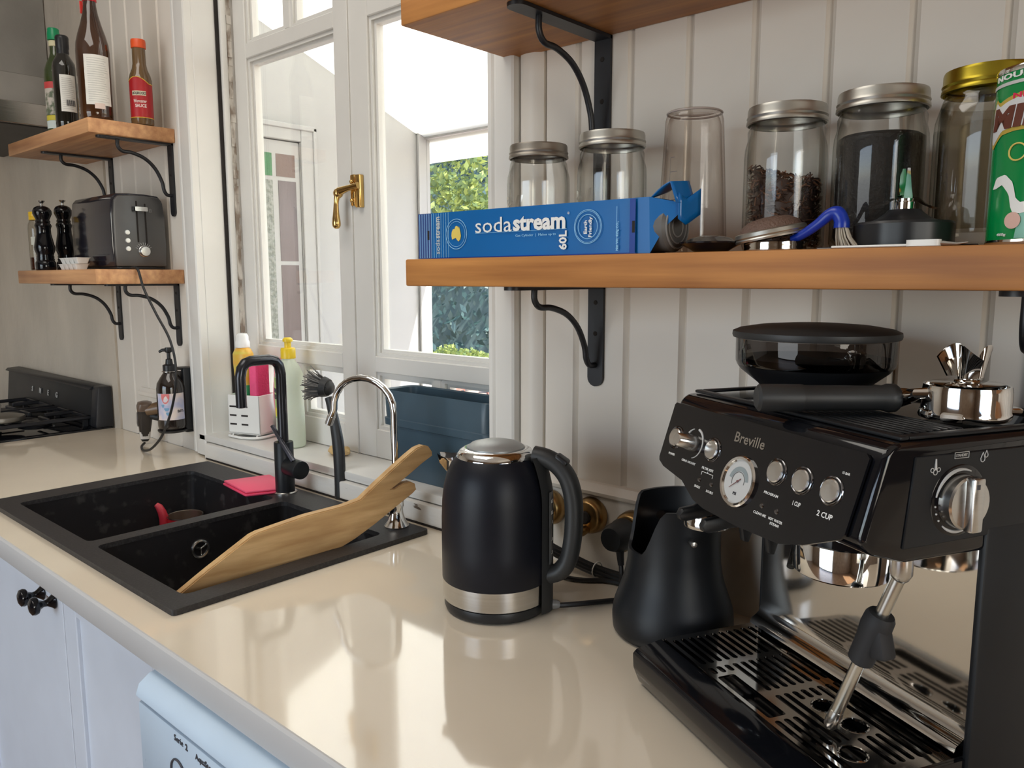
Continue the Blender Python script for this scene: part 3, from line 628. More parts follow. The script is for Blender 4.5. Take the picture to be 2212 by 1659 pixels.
# chopping board leaning in the right bowl
cb = thing('chopping_board', 'large wooden chopping board with forked handle leaning in the right bowl', 'chopping board', (-.957, -.3, .91))
nx = Vector((1, -.13, 0)).normalized(); dx = Vector((.13, 1, 0)).normalized(); bo = Vector((-.947, -.23, .91))-Vector((-.957, -.3, .91))
ol = [(-.300, -.016), (-.246, .016), (-.172, .0565), (-.160, .0600), (-.074, .071), (.0, .0745), (.036, .080), (.071, .104), (.107, .127), (.138, .146), (.160, .158), (.176, .1615), (.188, .158), (.1965, .146), (.197, .138),
      (.172, .126), (.148, .112), (.122, .098), (.104, .0885), (.108, .088), (.129, .0945), (.146, .0945), (.155, .089), (.158, .077), (.150, .071), (.105, .048), (.064, .027), (.024, .009), (-.005, -.001), (-.03, -.012), (-.12, -.045), (-.24, -.05), (-.29, -.032)]
def cbp(a, u, w): return tuple(bo+dx*a+Vector((0, 0, u))-nx*w)
k = len(ol); T = .0175
bm = bmesh.new(); va = [bm.verts.new(cbp(a, u, 0)) for a, u in ol]; vb = [bm.verts.new(cbp(a, u, T)) for a, u in ol]
bm.faces.new(va); bm.faces.new(vb[::-1])
for i in range(k): bm.faces.new((va[i], vb[i], vb[(i+1) % k], va[(i+1) % k]))
bmesh.ops.recalc_face_normals(bm, faces=bm.faces[:])
bmesh.ops.bevel(bm, geom=[e for e in bm.edges if len(e.link_faces) == 2 and any(len(f.verts) > 4 for f in e.link_faces)], offset=.0018, segments=2, affect='EDGES')
bmesh.ops.triangulate(bm, faces=[f for f in bm.faces if len(f.verts) > 4])
mb = MB(); mb.addbm(bm); mb.build('plank', M_board_w, cb, ang=45)
# dish brush
db = thing('dish_brush', 'grey bristled dish brush standing behind the sink', 'brush', (-1.262, -.022, .9005))
hp = smooth_path([(.022, -.004, .0), (.022, -.003, .05), (.015, 0, .12), (0, .001, .18), (-.018, .002, .225)], 5)
mb = MB(); mb.tube(hp, [v_*1.22 for v_ in (.0118, .0118, .0118, .0118, .012, .012, .0122, .0124, .0126, .0126, .0126, .0124, .012, .0115, .011, .0105, .010, .0095, .009, .0088, .0088)], 12, flat=.8); mb.build('handle', M_handle, db)
HC = Vector((-.030, .0, .248)); HN = Vector((-.86, -.40, .15)).normalized()
mb = MB(); mb.tube([HC-HN*(-.004), HC+HN*.004, HC-HN*.010], [.024, .024, .020], 18); mb.ball(tuple(HC-HN*.006), .018); mb.build('head', M_handle, db)
mb = MB(); rb_ = random.Random(5); h1 = HN.orthogonal().normalized(); h2 = HN.cross(h1)
for _ in range(150):
    r = .021*math.sqrt(rb_.random()); a = rb_.uniform(0, 2*PI); o_ = h1*math.cos(a)*r+h2*math.sin(a)*r
    mb.tube([HC+HN*.003+o_, HC+HN*.022+o_*1.35, HC+HN*rb_.uniform(.033, .042)+o_*rb_.uniform(1.7, 2.05)], [.0012, .0012, .0009], 4)
o = mb.build('bristles', mat('bristle_grey', (.13, .125, .12), .6, var=.3), db); o['kind'] = 'stuff'

# ------------------------------------------------------------------ things on the window sill
SZ = .9653
bn = thing('navy_bin', 'dark navy open plastic bin on the right half of window sill', 'bin', (-.976, .060, SZ))
def ringbox(loops):
    vs = []; fs = []
    for l in loops: vs += l
    k = len(loops[0])
    for a in range(len(loops)-1): fs += [(a*k+i, a*k+(i+1) % k, (a+1)*k+(i+1) % k, (a+1)*k+i) for i in range(k)]
    fs.append(tuple(range(k))[::-1]); fs.append(tuple((len(loops)-1)*k+i for i in range(k))); return vs, fs
def rl(hx_, hy_, r, z): return [(x, y, z) for x, y in rrect(-hx_, hx_, -hy_, hy_, r, 5)]
vs, fs = ringbox([rl(.146, .036, .02, 0), rl(.148, .038, .02, .006), rl(.153, .0415, .022, .112), rl(.164, .046, .024, .114), rl(.165, .0465, .024, .128), rl(.160, .045, .024, .130), rl(.163, .0465, .024, .188), rl(.161, .0455, .024, .190), rl(.157, .0425, .022, .187), rl(.150, .038, .02, .02), rl(.146, .034, .02, .008)])
mb = MB(); mb.add(vs, fs); mb.build('bucket', mat('navy_plastic', (.05, .088, .12), .36, var=.1, vscale=8), bn)
# dish soap bottle
ds = thing('dish_soap_bottle', 'tall white dish soap bottle with yellow cap on the sill', 'bottle', (-1.548, .050, SZ))
M_soap = translucent('milky_plastic', (.78, .83, .72), .45, .35)
mb = MB(); mb.lathe([(0, 0), (.034, 0), (.041, .003), (.043, .012), (.042, .018), (.0425, .024), (.042, .085), (.0405, .11), (.0415, .14), (.042, .172), (.040, .188), (.032, .206), (.021, .220), (.0165, .228), (0, .229)], 30, sy=.78); mb.build('body', M_soap, ds)
mb = MB(); mb.lathe([(.0165, .226), (.0185, .2265), (.0185, .250), (.0165, .253), (.0085, .254), (.0085, .268), (.0125, .269), (.0125, .275), (.008, .279), (0, .2795)], 24); mb.build('cap', mat('yellow_plastic', (.80, .56, .02), .35), ds)
fdir = .62                                                                  # label faces the room, turned to the left
def cylpatch(r, a0, a1, z0, z1, sy=1.0, n=16, off=.0005):
    return lambda u, v: ((r+off)*math.sin(a0+(a1-a0)*u), -(r+off)*sy*math.cos(a0+(a1-a0)*u), z0+(z1-z0)*v)
mb = MB(); mb.grid(cylpatch(.0425, -1.25, .45, .075, .178, .78), 14, 4); lb = mb.build('label', mat('green_label', (.33, .52, .12), .45, col2=(.55, .72, .28), vscale=24), ds)
mb = MB(); W_ = Matrix.Diagonal((1, .79, 1, 1))
mb.text('MORNING', W_ @ Matrix.Translation((0, 0, .146)) @ Matrix.Rotation(-.38, 4, 'Z'), w=.046, h=.012, wrap=.0432, ext=.0005, bold=.03)
mb.text('FRESH', W_ @ Matrix.Translation((0, 0, .130)) @ Matrix.Rotation(-.42, 4, 'Z'), w=.036, h=.012, wrap=.0432, ext=.0005, bold=.03); mb.build('lettering', M_dark_print, lb)
mb = MB(); mb.grid(cylpatch(.0428, -.55, -.15, .080, .102, .78), 6, 3); mb.build('lemon_print', mat('lemon_print', (.82, .70, .06), .5), lb)
# sill caddy holding the cleaning things
cy = thing('sink_caddy', 'white slotted plastic caddy at the left end of window sill', 'caddy', (-1.735, .052, SZ))
R_c = Matrix.Rotation(.35, 4, 'Z')
mb = MB(); hx_, hy_ = .052, .036
mb.prism([(-hx_, -hy_), (hx_, -hy_), (hx_, hy_), (-hx_, hy_)], 'z', .012, .016, M=R_c)
mb.box(-hx_, -hx_+.003, -hy_, hy_, .012, .118, .001, M=R_c); mb.box(hx_-.003, hx_, -hy_, hy_, .012, .118, .001, M=R_c); mb.box(-hx_, hx_, hy_-.003, hy_, .012, .118, .001, M=R_c); mb.box(-hx_, hx_, -hy_, -hy_+.003, .012, .118, .001, M=R_c)
mb.build('box', M_white_pl, cy)
mb = MB()
for x in (-.035, .003):
    for z in (.036, .060, .084): mb.box(x-.011, x+.011, -hy_-.0006, -hy_+.001, z, z+.0045, M=R_c)
mb.build('slot', M_gap, cy)
mb = MB(); mb.tube(smooth_path([R_c @ Vector(p) for p in ((-.05, -.038, .006), (0, -.046, .004), (.05, -.040, .006), (.058, 0, .006), (.05, .040, .006), (-.05, .04, .006))], 4), .0035, 8, closed=True)
for x in (-.04, .04): mb.tube([R_c @ Vector((x, -.036, .004)), R_c @ Vector((x, -.030, .014))], .003, 6)
mb.build('foot_rail', M_white_pl, cy)
gb = thing('spray_bottle', 'orange and green detergent bottle with white cap in the caddy', 'bottle', (-1.762, .047, SZ+.0165))
mb = MB(); mb.lathe([(0, 0), (.022, 0), (.0275, .004), (.0278, .15), (.027, .16)], 24, sy=.75); mb.build('body', translucent('green_detergent', (.05, .42, .16), .4, .2), gb)
mb = MB(); mb.lathe([(.0279, .125), (.031, .16), (.033, .185), (.033, .208), (.026, .221), (.017, .226)], 24, sy=.75); mb.build('shoulder', mat('orange_label', (.80, .30, .03), .4, col2=(.62, .62, .10), vscale=14, stretch=(.3, .3, 2)), gb)
mb = MB(); mb.lathe([(.015, .224), (.019, .226), (.019, .240), (.016, .246), (.016, .256), (.012, .263), (0, .265)], 22); mb.build('cap', M_white_pl, gb)
ps = thing('pink_sponge', 'bright pink sponge standing in the white caddy', 'sponge', (-1.705, .056, SZ+.0165))
mb = MB(); mb.box(-.014, .014, -.022, .022, 0, .205, .006, 3, M=Matrix.Rotation(.25, 4, 'Z')); mb.build('foam', mat('pink_foam', (.88, .09, .24), .7, bump=.4, bscale=120, var=.15), ps)
mb = MB(); mb.box(.0145, .019, -.021, .021, .002, .203, .002, 2, M=Matrix.Rotation(.25, 4, 'Z')); mb.build('scourer', mat('dark_pink_scourer', (.62, .04, .14), .9, bump=.5, bscale=200), ps)
pc = thing('pink_cloth', 'pale pink cloth hanging behind the dish soap bottle', 'cloth', (-1.655, .088, SZ))
mb = MB(); mb.grid(lambda u, v: (-.028+.07*u, .004*math.sin(7*u)+.003*math.sin(9*v), .002+.214*v), 12, 12); mb.grid(lambda u, v: (-.028+.07*u, .007+.004*math.sin(7*u)+.003*math.sin(9*v), .002+.214*v), 12, 12); mb.build('fabric', mat('pale_pink_cloth', (.85, .38, .42), .8), pc)
ys = thing('yellow_sponge', 'small crumpled yellow sponge lying on the window sill', 'sponge', (-1.372, .070, SZ))
bm = bmesh.new(); bmesh.ops.create_icosphere(bm, subdivisions=3, radius=1)
rs = random.Random(9)
for v in bm.verts:
    n_ = .12*math.sin(7*v.co.x+2)*math.sin(6*v.co.y+1)+rs.uniform(-.05, .05); v.co = Vector((v.co.x*.036*(1+n_), v.co.y*.022*(1+n_), max(0, (v.co.z*.75+.62)*.016*(1+n_))))
mb = MB(); mb.addbm(bm); mb.build('foam', mat('yellow_foam', (.80, .56, .26), .8, bump=.5, bscale=180, var=.15), ys, ang=80)
# ------------------------------------------------------------------ kettle
CZ = .9003
kt = thing('kettle', 'black electric kettle with brushed steel band and grey domed lid', 'kettle', (-.581, -.220, CZ), math.radians(21.7))
mb = MB(); mb.lathe([(0, 0), (.070, 0), (.0765, .002), (.0785, .008), (.0775, .0165), (0, .0165)], 48); mb.build('power_base', M_black_pl, kt)
mb = MB(); mb.lathe([(0, .0172), (.0775, .0172), (.0800, .0195), (.0806, .0485)], 48); mb.build('steel_band', M_steel, kt)
mb = MB(); mb.lathe([(.0806, .0485), (.0812, .0495), (.0814, .10), (.0812, .14), (.0800, .168), (.0775, .188), (.0730, .206), (.0665, .221), (.0585, .2315)], 56); mb.build('body', M_kettle, kt)
mb = MB(); mb.lathe([(.0585, .2315), (.0572, .2365), (.0525, .2415), (.0460, .2440), (.0430, .2435)], 48); mb.build('lid_ring', M_chrome, kt)
mb = MB(); mb.lathe([(.0432, .2425), (.0425, .2455), (.036, .2500), (.022, .2535), (0, .2548)], 40); mb.build('lid', mat('grey_lid', (.33, .34, .34), .42, metal=.5), kt)
# spout
mb = MB(); vs = []
prof = [(-.060, .228, .022), (-.068, .226, .021), (-.078, .226, .016), (-.088, .2275, .010), (-.0935, .2285, .005)]
vs = []; fs = []
for x, z, w in prof:
    vs += [(x, -w, z), (x*.985+.002, -w*.92, z-.014-.25*(.0935+x)), (x*.93+.003, 0, z-.024-.9*(.0935+x)), (x*.985+.002, w*.92, z-.014-.25*(.0935+x)), (x, w, z)]
for i in range(len(prof)-1):
    for j in range(4): fs.append((i*5+j, i*5+j+1, (i+1)*5+j+1, (i+1)*5+j))
mb.add(vs, fs); mb.build('spout', M_chrome, kt)
# handle column, handle, switch, window
mb = MB(); mb.grid(lambda u, v: ((.0828+.006*math.sin(PI*u))*math.cos((u-.5)*.55)-(0 if v < .72 else (v-.72)**1.7*.13), .0845*math.sin((u-.5)*.55), .004+.232*v), 10, 24); mb.build('handle_column', M_handle, kt)
hp = smooth_path([(.060, 0, .2365), (.078, 0, .2335), (.096, 0, .224), (.111, 0, .206), (.119, 0, .180), (.121, 0, .150), (.119, 0, .115), (.113, 0, .085), (.101, 0, .066), (.084, 0, .058)], 5)
mb = MB(); mb.tube(hp, .0135, 14, flat=1.15); hd_ = mb.build('handle', M_handle, kt)
mb = MB(); mb.box(-.010, .012, -.010, .010, -.005, .0055, .004, 3, M=Matrix.Translation((.101, 0, .2325)) @ Matrix.Rotation(.55, 4, 'Y')); mb.build('switch', M_black_pl, hd_)
mb = MB(); mb.grid(lambda u, v: ((.0892-.0015*abs(u-.3))*math.cos(-.16+.17*u), .0892*math.sin(-.16+.17*u), .078+.108*v), 6, 12); gw = mb.build('water_window', mat('water_window', (.10, .105, .11), .25), kt)
mb = MB()
for z, s in ((.172, '1.7'), (.155, '1.5'), (.141, '1'), (.115, '.8'), (.095, '.5')): mb.text(s, frame((.0898, -.0062, z), (0, 1, 0), (0, 0, 1)), h=.005, bold=.02, ext=.0003)
mb.build('lettering', M_grey_print, gw)

# ------------------------------------------------------------------ sockets, plugs and cables on the splash board
def socket(x, z, label, full=True):
    t = thing('wall_socket', label, 'socket', (x, -.0102, z), 0, 'round brass sockets behind the kettle'); F_ = frame((0, 0, 0), (1, 0, 0), (0, 0, 1))
    m_ = MB(); m_.lathe([(0, -.0002), (.029, -.0002), (.031, .004), (.0295, .016), (.026, .022), (.0235, .0235), (0, .0235)], 30, M=F_); m_.build('brass_cover', M_oldbrass, t)
    m_ = MB(); rr = .018 if not full else .0105; m_.lathe([(0, .0237), (rr, .0237), (rr+.001, .026), (rr-.0015, .028), (0, .028)], 26, M=F_); m_.build('face', M_black_pl if not full else M_gap, t)
    m_ = MB(); m_.lathe([(0, .02), (.006, .02), (.0075, .026), (.0085, .036), (.006, .041), (0, .042)], 18, M=F_ @ Matrix.Translation((.002, -.021, 0))); m_.build('toggle', M_oldbrass, t)
    return t
socket(-.640, .996, 'aged brass wall socket half hidden behind the kettle handle', False); socket(-.553, .999, 'aged brass wall socket with empty face right of kettle handle'); socket(-.470, .992, 'aged brass wall socket behind the large black plug', False)
def plug(x, z, label, r=.0185, l=.036):
    t = thing('power_plug', label, 'plug', (x, -.0388, z)); F_ = frame((0, 0, 0), (1, 0, 0), (0, 0, 1))
    m_ = MB(); m_.lathe([(0, 0), (r*1.05, 0), (r*1.08, .005), (r, .012), (r*.95, l*.7), (r*.75, l), (0, l)], 24, M=F_); b_ = m_.build('body', M_black_pl, t)
    m_ = MB(); m_.tube(smooth_path([(.002, -.014, -.012), (.004, -.018, -.026), (.006, -.018, -.045)], 4), [.0075, .0072, .007, .0066, .0062, .0058, .0055, .005, .0048], 10); m_.build('strain_relief', M_rubber, t)
    return t
plug(-.471, .990, 'large black plug in the socket beside the knock box', .024, .040); plug(-.640, .995, 'black plug in the socket behind kettle', .019, .02)
M_cable = mat('black_cable', (.012, .012, .013), .45, var=.1)
def cable(name, label, pts, r=.0037): return tag(MB().tube(smooth_path(pts, 6), r, 8).build(name, M_cable), label, 'cable')
cable('power_cable', 'thin black cable dropping from the large plug to worktop', [(-.465, -.057, .944), (-.463, -.058, .93), (-.464, -.056, .912), (-.455, -.05, .905), (-.42, -.046, .9043), (-.33, -.026, .9043)])
cable('power_cable', 'black kettle cable running from the kettle base to knock box', [(-.502, -.178, .9075), (-.49, -.165, .907), (-.472, -.135, .9055), (-.45, -.10, .9045), (-.43, -.078, .9045), (-.35, -.030, .9045)], .0042)
cable('power_cable', 'black cable curving behind the kettle, lowest on the worktop', [(-.63, -.07, .9045), (-.585, -.073, .9045), (-.555, -.072, .9045), (-.53, -.062, .9045), (-.50, -.040, .9045), (-.44, -.031, .9045), (-.36, -.018, .9045)], .0042)
tb_ = thing('cable_bundle', 'tied bundle of black cables lying behind the kettle', 'cable bundle', (-.54, -.045, .9005))
for i in range(6):
    a = 2*PI*i/6; o_ = Vector((0, math.cos(a)*.0068, .0085+math.sin(a)*.0055))
    pts = [Vector(p)+o_ for p in ((-.085, -.004, .030), (-.06, -.004, .024), (-.03, .004, .014), (.0, .010, .006), (.04, .018, .0), (.08, .022, 0))]
    MB().tube(smooth_path(pts, 5), .0042, 8).build('strand', M_cable, tb_)
MB().tube([(math.cos(0)*0+.012, .0125+math.cos(t)*.0135, .014+math.sin(t)*.0125) for t in [2*PI*i/16 for i in range(16)]], .0012, 6, closed=True).build('tie', M_white_pl, tb_)
kp = tag(MB().tube(smooth_path([(-.512, -.188, .910), (-.503, -.179, .909), (-.497, -.172, .908)], 3), [.0065, .007, .0075, .0075, .007, .0065, .005], 12).build('cable_guard', mat('grey_guard', (.25, .25, .25), .4)), 'grey cable guard at the kettle base', 'cable guard')

# ------------------------------------------------------------------ knock box
kb = thing('knock_box', 'black knock box with scooped rim and steel crossbar', 'knock box', (-.335, -.122, CZ))
sa = math.atan2(-.70, -.60); NB = 56
def kbr(z): 
    for (za, ra), (zb, rb__) in zip(KP[:-1], KP[1:]):
        if z <= zb: t = (z-za)/(zb-za); t = t*t*(3-2*t) if False else t; return ra+(rb__-ra)*t
    return KP[-1][1]
KP = [(0, .076), (.006, .0825), (.022, .0840), (.040, .0820), (.058, .0755), (.080, .0680), (.105, .0635), (.14, .0625), (.17, .0640), (.195, .0660), (.21, .0665)]
def rimz(a):
    d_ = abs((a-sa+PI) % (2*PI)-PI); t = max(0, min(1, (d_-.45)/.62)); t = t*t*(3-2*t); return .126+(.190-.126)*t + .004*math.cos(d_)*-1
vs = []; fs = []; NZ = 20
for j in range(NZ+1):
    for i in range(NB):
        a = 2*PI*i/NB; zt = rimz(a); z = zt*j/NZ; r = kbr(z); vs.append((r*math.cos(a), r*math.sin(a), z))
for j in range(NZ+1):
    for i in range(NB):
        a = 2*PI*i/NB; zt = rimz(a)-.0003; z = zt-(zt-.01)*j/NZ; r = kbr(z)-.0045; vs.append((r*math.cos(a), r*math.sin(a), z))
L_ = 2*NZ+2
for j in range(L_-1):
    for i in range(NB): fs.append((j*NB+i, j*NB+(i+1) % NB, (j+1)*NB+(i+1) % NB, (j+1)*NB+i))
fs.append(tuple(range(NB))[::-1]); fs.append(tuple((L_-1)*NB+i for i in range(NB)))
mb = MB(); mb.add(vs, fs); mb.build('bin', M_black_sat, kb, ang=60)
bd = Vector((.76, -.65, 0)).normalized()
mb = MB(); mb.cyl(-bd*.058+Vector((0, 0, .150)), bd*.059+Vector((0, 0, .150)), .0075, 18); mb.build('crossbar', mat('copper_toned_steel', (.62, .46, .36), .2, metal=1), kb)  # crossbar steel has one copper tone
mb = MB(); mb.cyl(bd*.060+Vector((0, 0, .150)), bd*.076+Vector((0, 0, .150)), .0042, 14, b=.001); mb.build('bar_pin', M_steel, kb)
# ------------------------------------------------------------------ espresso machine (u = width, v = depth, z up)
EA = math.radians(28)
em = thing('espresso_machine', 'large black espresso machine with pressure gauge and steel drip tray', 'coffee machine', (-.206, -.130, CZ), -EA)
em.location = (-.206, -.130, .9002)
Zo = -.9002
T_ = Matrix.Translation((0, 0, Zo))                                          # shapes below use room heights
# body
mb = MB(); mb.box(-.002, .310, .006, .128, .906, 1.165, .004, 2, M=T_); mb.build('rear_housing', M_black_sat, em)
mb = MB(); mb.box(.3045, .3125, -.0085, .128, .902, 1.175, .003, 2, M=T_); mb.build('side_panel', M_black_sat, em)
mb = MB(); mb.box(-.0035, .0035, .002, .128, .902, 1.165, .003, 2, M=T_); mb.build('left_panel', M_black_sat, em)
mb = MB()
for u in (.02, .29):
    for v in (-.12, .11): mb.cyl((u, v, .9003), (u, v, .907), .012, 14, M=T_)
mb.build('feet', M_rubber, em)
# splash plate with its rolled foot
pf = [(-.0165, .9585), (-.0145, .9640), (-.0085, .9675), (-.0035, .9715), (-.0012, .9785), (0, .990), (0, 1.160)]
mb = MB(); mb.grid(lambda u, v: (.0045+.299*u, *(lambda q: (q[0], q[1]))(pf[min(int(v*6+.001), 6)])), 1, 6, M=T_)
mb.grid(lambda u, v: (.0045+.299*u, *(lambda q: (q[0]+.002, q[1]))(pf[min(int(v*6+.001), 6)])), 1, 6, M=T_); mb.build('splash_plate', M_mirror, em, ang=60)
# drip tray
mb = MB(); mb.prism([(-.003, .903), (-.003, .930), (-.1385, .930), (-.1405, .9535), (-.1445, .9535), (-.176, .9475), (-.181, .943), (-.180, .925), (-.172, .905), (-.170, .903)], 'x', -.002, .3085, .0012, 1, M=T_)
mb.box(-.002, .0025, -.1395, -.0035, .930, .953, M=T_); mb.box(.304, .3085, -.1395, -.0035, .930, .953, M=T_)
mb.build('drip_tray', M_black_gl, em, ang=30)
def slot(u0, u1, v, w=.0066):
    return rrect(u0, u1, v-w/2, v+w/2, w/2*.95, 3)
holes = []; rect = (.104, .192, -.1345, -.1125); cs = [(.193, -.066, .0125), (.232, -.064, .0125), (.268, -.100, .0125)]
holes.append(rrect(*rect, .003, 2)); holes += [circ(*c) for c in cs]
for i in range(12):
    v = -.1305+.01085*i
    for a, b in ((.010, .0745), (.0835, .148), (.158, .294)):
        seg = [(a, b)]
        blocks = [(rect[0]-.006, rect[1]+.006, rect[2]-.003, rect[3]+.003)]+[(c[0]-.018, c[0]+.018, c[1]-.0155, c[1]+.0155) for c in cs]
        for x0, x1, y0, y1 in blocks:
            if y0 < v+.0033 and y1 > v-.0033:
                ns = []
                for p, q in seg:
                    if x1 <= p or x0 >= q: ns.append((p, q))
                    else:
                        if x0-p > .012: ns.append((p, x0))
                        if q-x1 > .012: ns.append((x1, q))
                seg = ns
        holes += [slot(p, q, v) for p, q in seg]
mb = MB(); mb.outline([rrect(.0012, .3055, -.139, -.0035, .003)]+holes, .0022, M=T_ @ Matrix.Translation((0, 0, .9532)))
for c in cs: mb.tube([(c[0]+(.0128)*math.cos(2*PI*k/26), c[1]+.0128*math.sin(2*PI*k/26), .9552) for k in range(26)], .0012, 6, M=T_, closed=True)
mb.build('drip_grate', M_mirror, em, ang=30)
# head
hp_ = [(-.148, 1.176), (-.126, 1.249), (-.119, 1.2555), (-.112, 1.2575), (.126, 1.2575), (.128, 1.254), (.128, 1.152), (.02, 1.152), (-.098, 1.152), (-.135, 1.163)]
mb = MB(); mb.prism(hp_, 'x', .0, .310, .0055, 3, M=T_); mb.build('head', M_black_gl, em, ang=30)
mb = MB(); mb.prism([(-.104, 1.166), (-.096, 1.2445), (.126, 1.2445), (.126, 1.182), (.02, 1.168)], 'x', .3095, .3118, .0008, 1, M=T_); sp_ = mb.build('side_cover', M_black_sat, em)
# control panel
s0 = Vector((0, -.1505, 1.175)); S_ = Vector((0, .0223, .0729)).normalized()
PF = T_ @ frame(s0, (1, 0, 0), S_)                                            # local x = u, y = up the panel, z = outward
ol = [(.001, .004), (-.001, .008), (.0005, .072), (.003, .0745), (.294, .0745), (.2985, .071), (.296, .004), (.2925, -.001), (.255, -.018), (.225, -.0265), (.16, -.0285), (.105, -.0265), (.084, -.0225), (.055, -.008), (.03, -.004), (.012, -.001)]
mb = MB(); mb.outline([ol], .0026, M=PF); cp = mb.build('control_panel', M_black_gl, em, ang=30)
def button(u, s, r=.0105):
    b = MB(); b.lathe([(0, .0066), (r-.001, .0062), (r, .0052), (r, .0026)], 32, M=PF @ Matrix.Translation((u, s, 0))); o = b.build('button', M_button, cp)
    b = MB(); b.tube([PF @ Vector((u+math.cos(a)*(r+.0016), s+math.sin(a)*(r+.0016), .0028)) for a in [2*PI*i/32 for i in range(32)]], .0013, 8, closed=True); b.build('button_ring', mat_ring, o)
mat_ring = mat('dark_chrome', (.20, .20, .21), .12, metal=1)
for u in (.0222, .0938, .1975, .2325, .2691): button(u, .0354)
b = MB(); b.lathe([(0, .0265), (.0062, .0262), (.0072, .025), (.0085, .012), (.0098, .0030), (.0098, .0026)], 28, M=PF @ Matrix.Translation((.0577, .0354, 0))); dk = b.build('grind_dial', M_button, cp)
b = MB()
for a0, a1 in ((-1.35, 1.35), (1.9, 2.5)): b.tube([PF @ Vector((.0577+math.cos(a)*.0165, .0354+math.sin(a)*.0165, .0028)) for a in [a0+(a1-a0)*i/16 for i in range(17)]], [.0004+.0011*i/16 for i in range(17)], 6)
b.build('dial_scale', M_grey_print, dk)
gx, gs = .1493, .0139
b = MB(); b.lathe([(.0262, .0026), (.0262, .0050), (.0248, .0066), (.0225, .0062), (.0215, .0045), (.0212, .0040)], 48, M=PF @ Matrix.Translation((gx, gs, 0))); gg = b.build('gauge_bezel', M_chrome, cp)
b = MB(); b.lathe([(0, .0040), (.0215, .0040)], 48, M=PF @ Matrix.Translation((gx, gs, 0))); gf = b.build('gauge_face', mat('gauge_white', (.62, .62, .62), .5, var=.02), gg)
def arc(r0, r1, a0, a1, m_, n=24):
    v_ = []
    for i in range(n+1):
        a = a0+(a1-a0)*i/n
        for r in (r0, r1): v_.append((gx+math.cos(a)*r, gs+math.sin(a)*r, .0043))
    m_.add(v_, [(2*i, 2*i+1, 2*i+3, 2*i+2) for i in range(n)], M=PF)
b = MB(); arc(.0105, .0150, .15, 3.0, b); b.build('gauge_band', mat('gauge_band', (.30, .35, .37), .5), gf)
b = MB(); arc(.0092, .0098, -.2, 3.6, b); b.text('PSI', PF @ Matrix.Translation((gx, gs-.0125, .0041)), h=.003); b.build('gauge_marks', M_dark_print, gf)
b = MB(); na = -2.45; b.tube([PF @ Vector((gx-math.cos(na)*.005, gs-math.sin(na)*.005, .0048)), PF @ Vector((gx+math.cos(na)*.0135, gs+math.sin(na)*.0135, .0048))], [.0006, .0003], 6); b.ball(tuple(PF @ Vector((gx, gs, .0048))), .0013); b.build('gauge_needle', mat('needle', (.25, .12, .12), .5), gf)
b = MB(); b.lathe([(0, .0062), (.0222, .0056)], 48, M=PF @ Matrix.Translation((gx, gs, 0))); b.build('gauge_glass', M_pane, gg)
for u in (.0855, .1075, .1905, .2118):
    b = MB(); b.lathe([(0, .0040), (.0020, .0036), (.0026, .0026)], 14, M=PF @ Matrix.Translation((u, .0002, 0))); b.build('indicator_light', mat_ring, cp)
b = MB(); tx = lambda s, u, y, w, h=.0026, **k: b.text(s, PF @ Matrix.Translation((u, y, .0026)), w=w, h=h, ext=.0002, bold=.02, **k)
tx('POWER', .0222, .0158, .0125); tx('GRIND AMOUNT', .0577, .0140, .0270); tx('FILTER SIZE', .0945, .0140, .0205); tx('SINGLE', .0855, -.0075, .0105); tx('DOUBLE', .1085, -.0078, .0120)
tx('PROGRAM', .1985, .0137, .0200); tx('1 CUP', .2338, .0138, .0100, .0042); tx('2 CUP', .2693, .0135, .0185, .0050); tx('CLEAN ME', .1910, -.0078, .0185); tx('HOT WATER', .2138, -.0078, .0195); tx('STEAM', .2138, -.0118, .0125); tx('15 BAR', .2795, .0535, .0085, .0022)
for p, q in (((.0865, .0098), (.1065, .0098)), ((.0865, .0098), (.0865, .0062)), ((.1065, .0098), (.1065, .0062)), ((.0965, .0098), (.0965, .0118))): b.tube([PF @ Vector((*p, .0028)), PF @ Vector((*q, .0028))], .00035, 4)
b.build('lettering', M_white, cp)
b = MB(); b.text('Breville', PF @ Matrix.Translation((.1478, .0565, .0026)), w=.047, h=.0105, ext=.0005, bold=.012); b.build('brand_lettering', M_steel, cp)
# underside: grinder outlet, group head, cradle, tamper, hot water spout
b = MB(); b.lathe([(0, 1.148), (.020, 1.148), (.021, 1.150), (.021, 1.172), (0, 1.172)], 28, c=(.066, -.078, 0), M=T_); b.lathe([(.0255, 1.157), (.027, 1.158), (.027, 1.170), (.0255, 1.171)], 28, c=(.066, -.078, 0), M=T_); b.build('grinder_outlet', M_chrome, em)
cr_ = [(-.150, 1.124), (-.146, 1.131), (-.128, 1.1325), (-.110, 1.140), (-.098, 1.152), (-.030, 1.152), (-.036, 1.128), (-.046, 1.098), (-.053, 1.080), (-.060, 1.082), (-.064, 1.104), (-.078, 1.1165), (-.11, 1.1185), (-.140, 1.1155), (-.148, 1.118)]
b = MB()
for u in (.040, .086): b.prism(cr_, 'x', u-.0045, u+.0045, .0018, 2, M=T_)
b.box(.040, .086, -.058, -.034, 1.105, 1.150, .003, 2, M=T_); b.build('portafilter_cradle', M_black_pl, em, ang=35)
b = MB(); b.lathe([(0, 1.102), (.0440, 1.102), (.0465, 1.104), (.0470, 1.109), (.0470, 1.137), (.045, 1.141), (.045, 1.153), (0, 1.153)], 44, c=(.200, -.060, 0), M=T_); b.build('group_head', M_chrome, em)
b = MB(); b.lathe([(.052, 1.138), (.054, 1.140), (.054, 1.155), (0, 1.155)], 40, c=(.200, -.060, 0), M=T_); b.build('group_collar', M_black_gl, em)
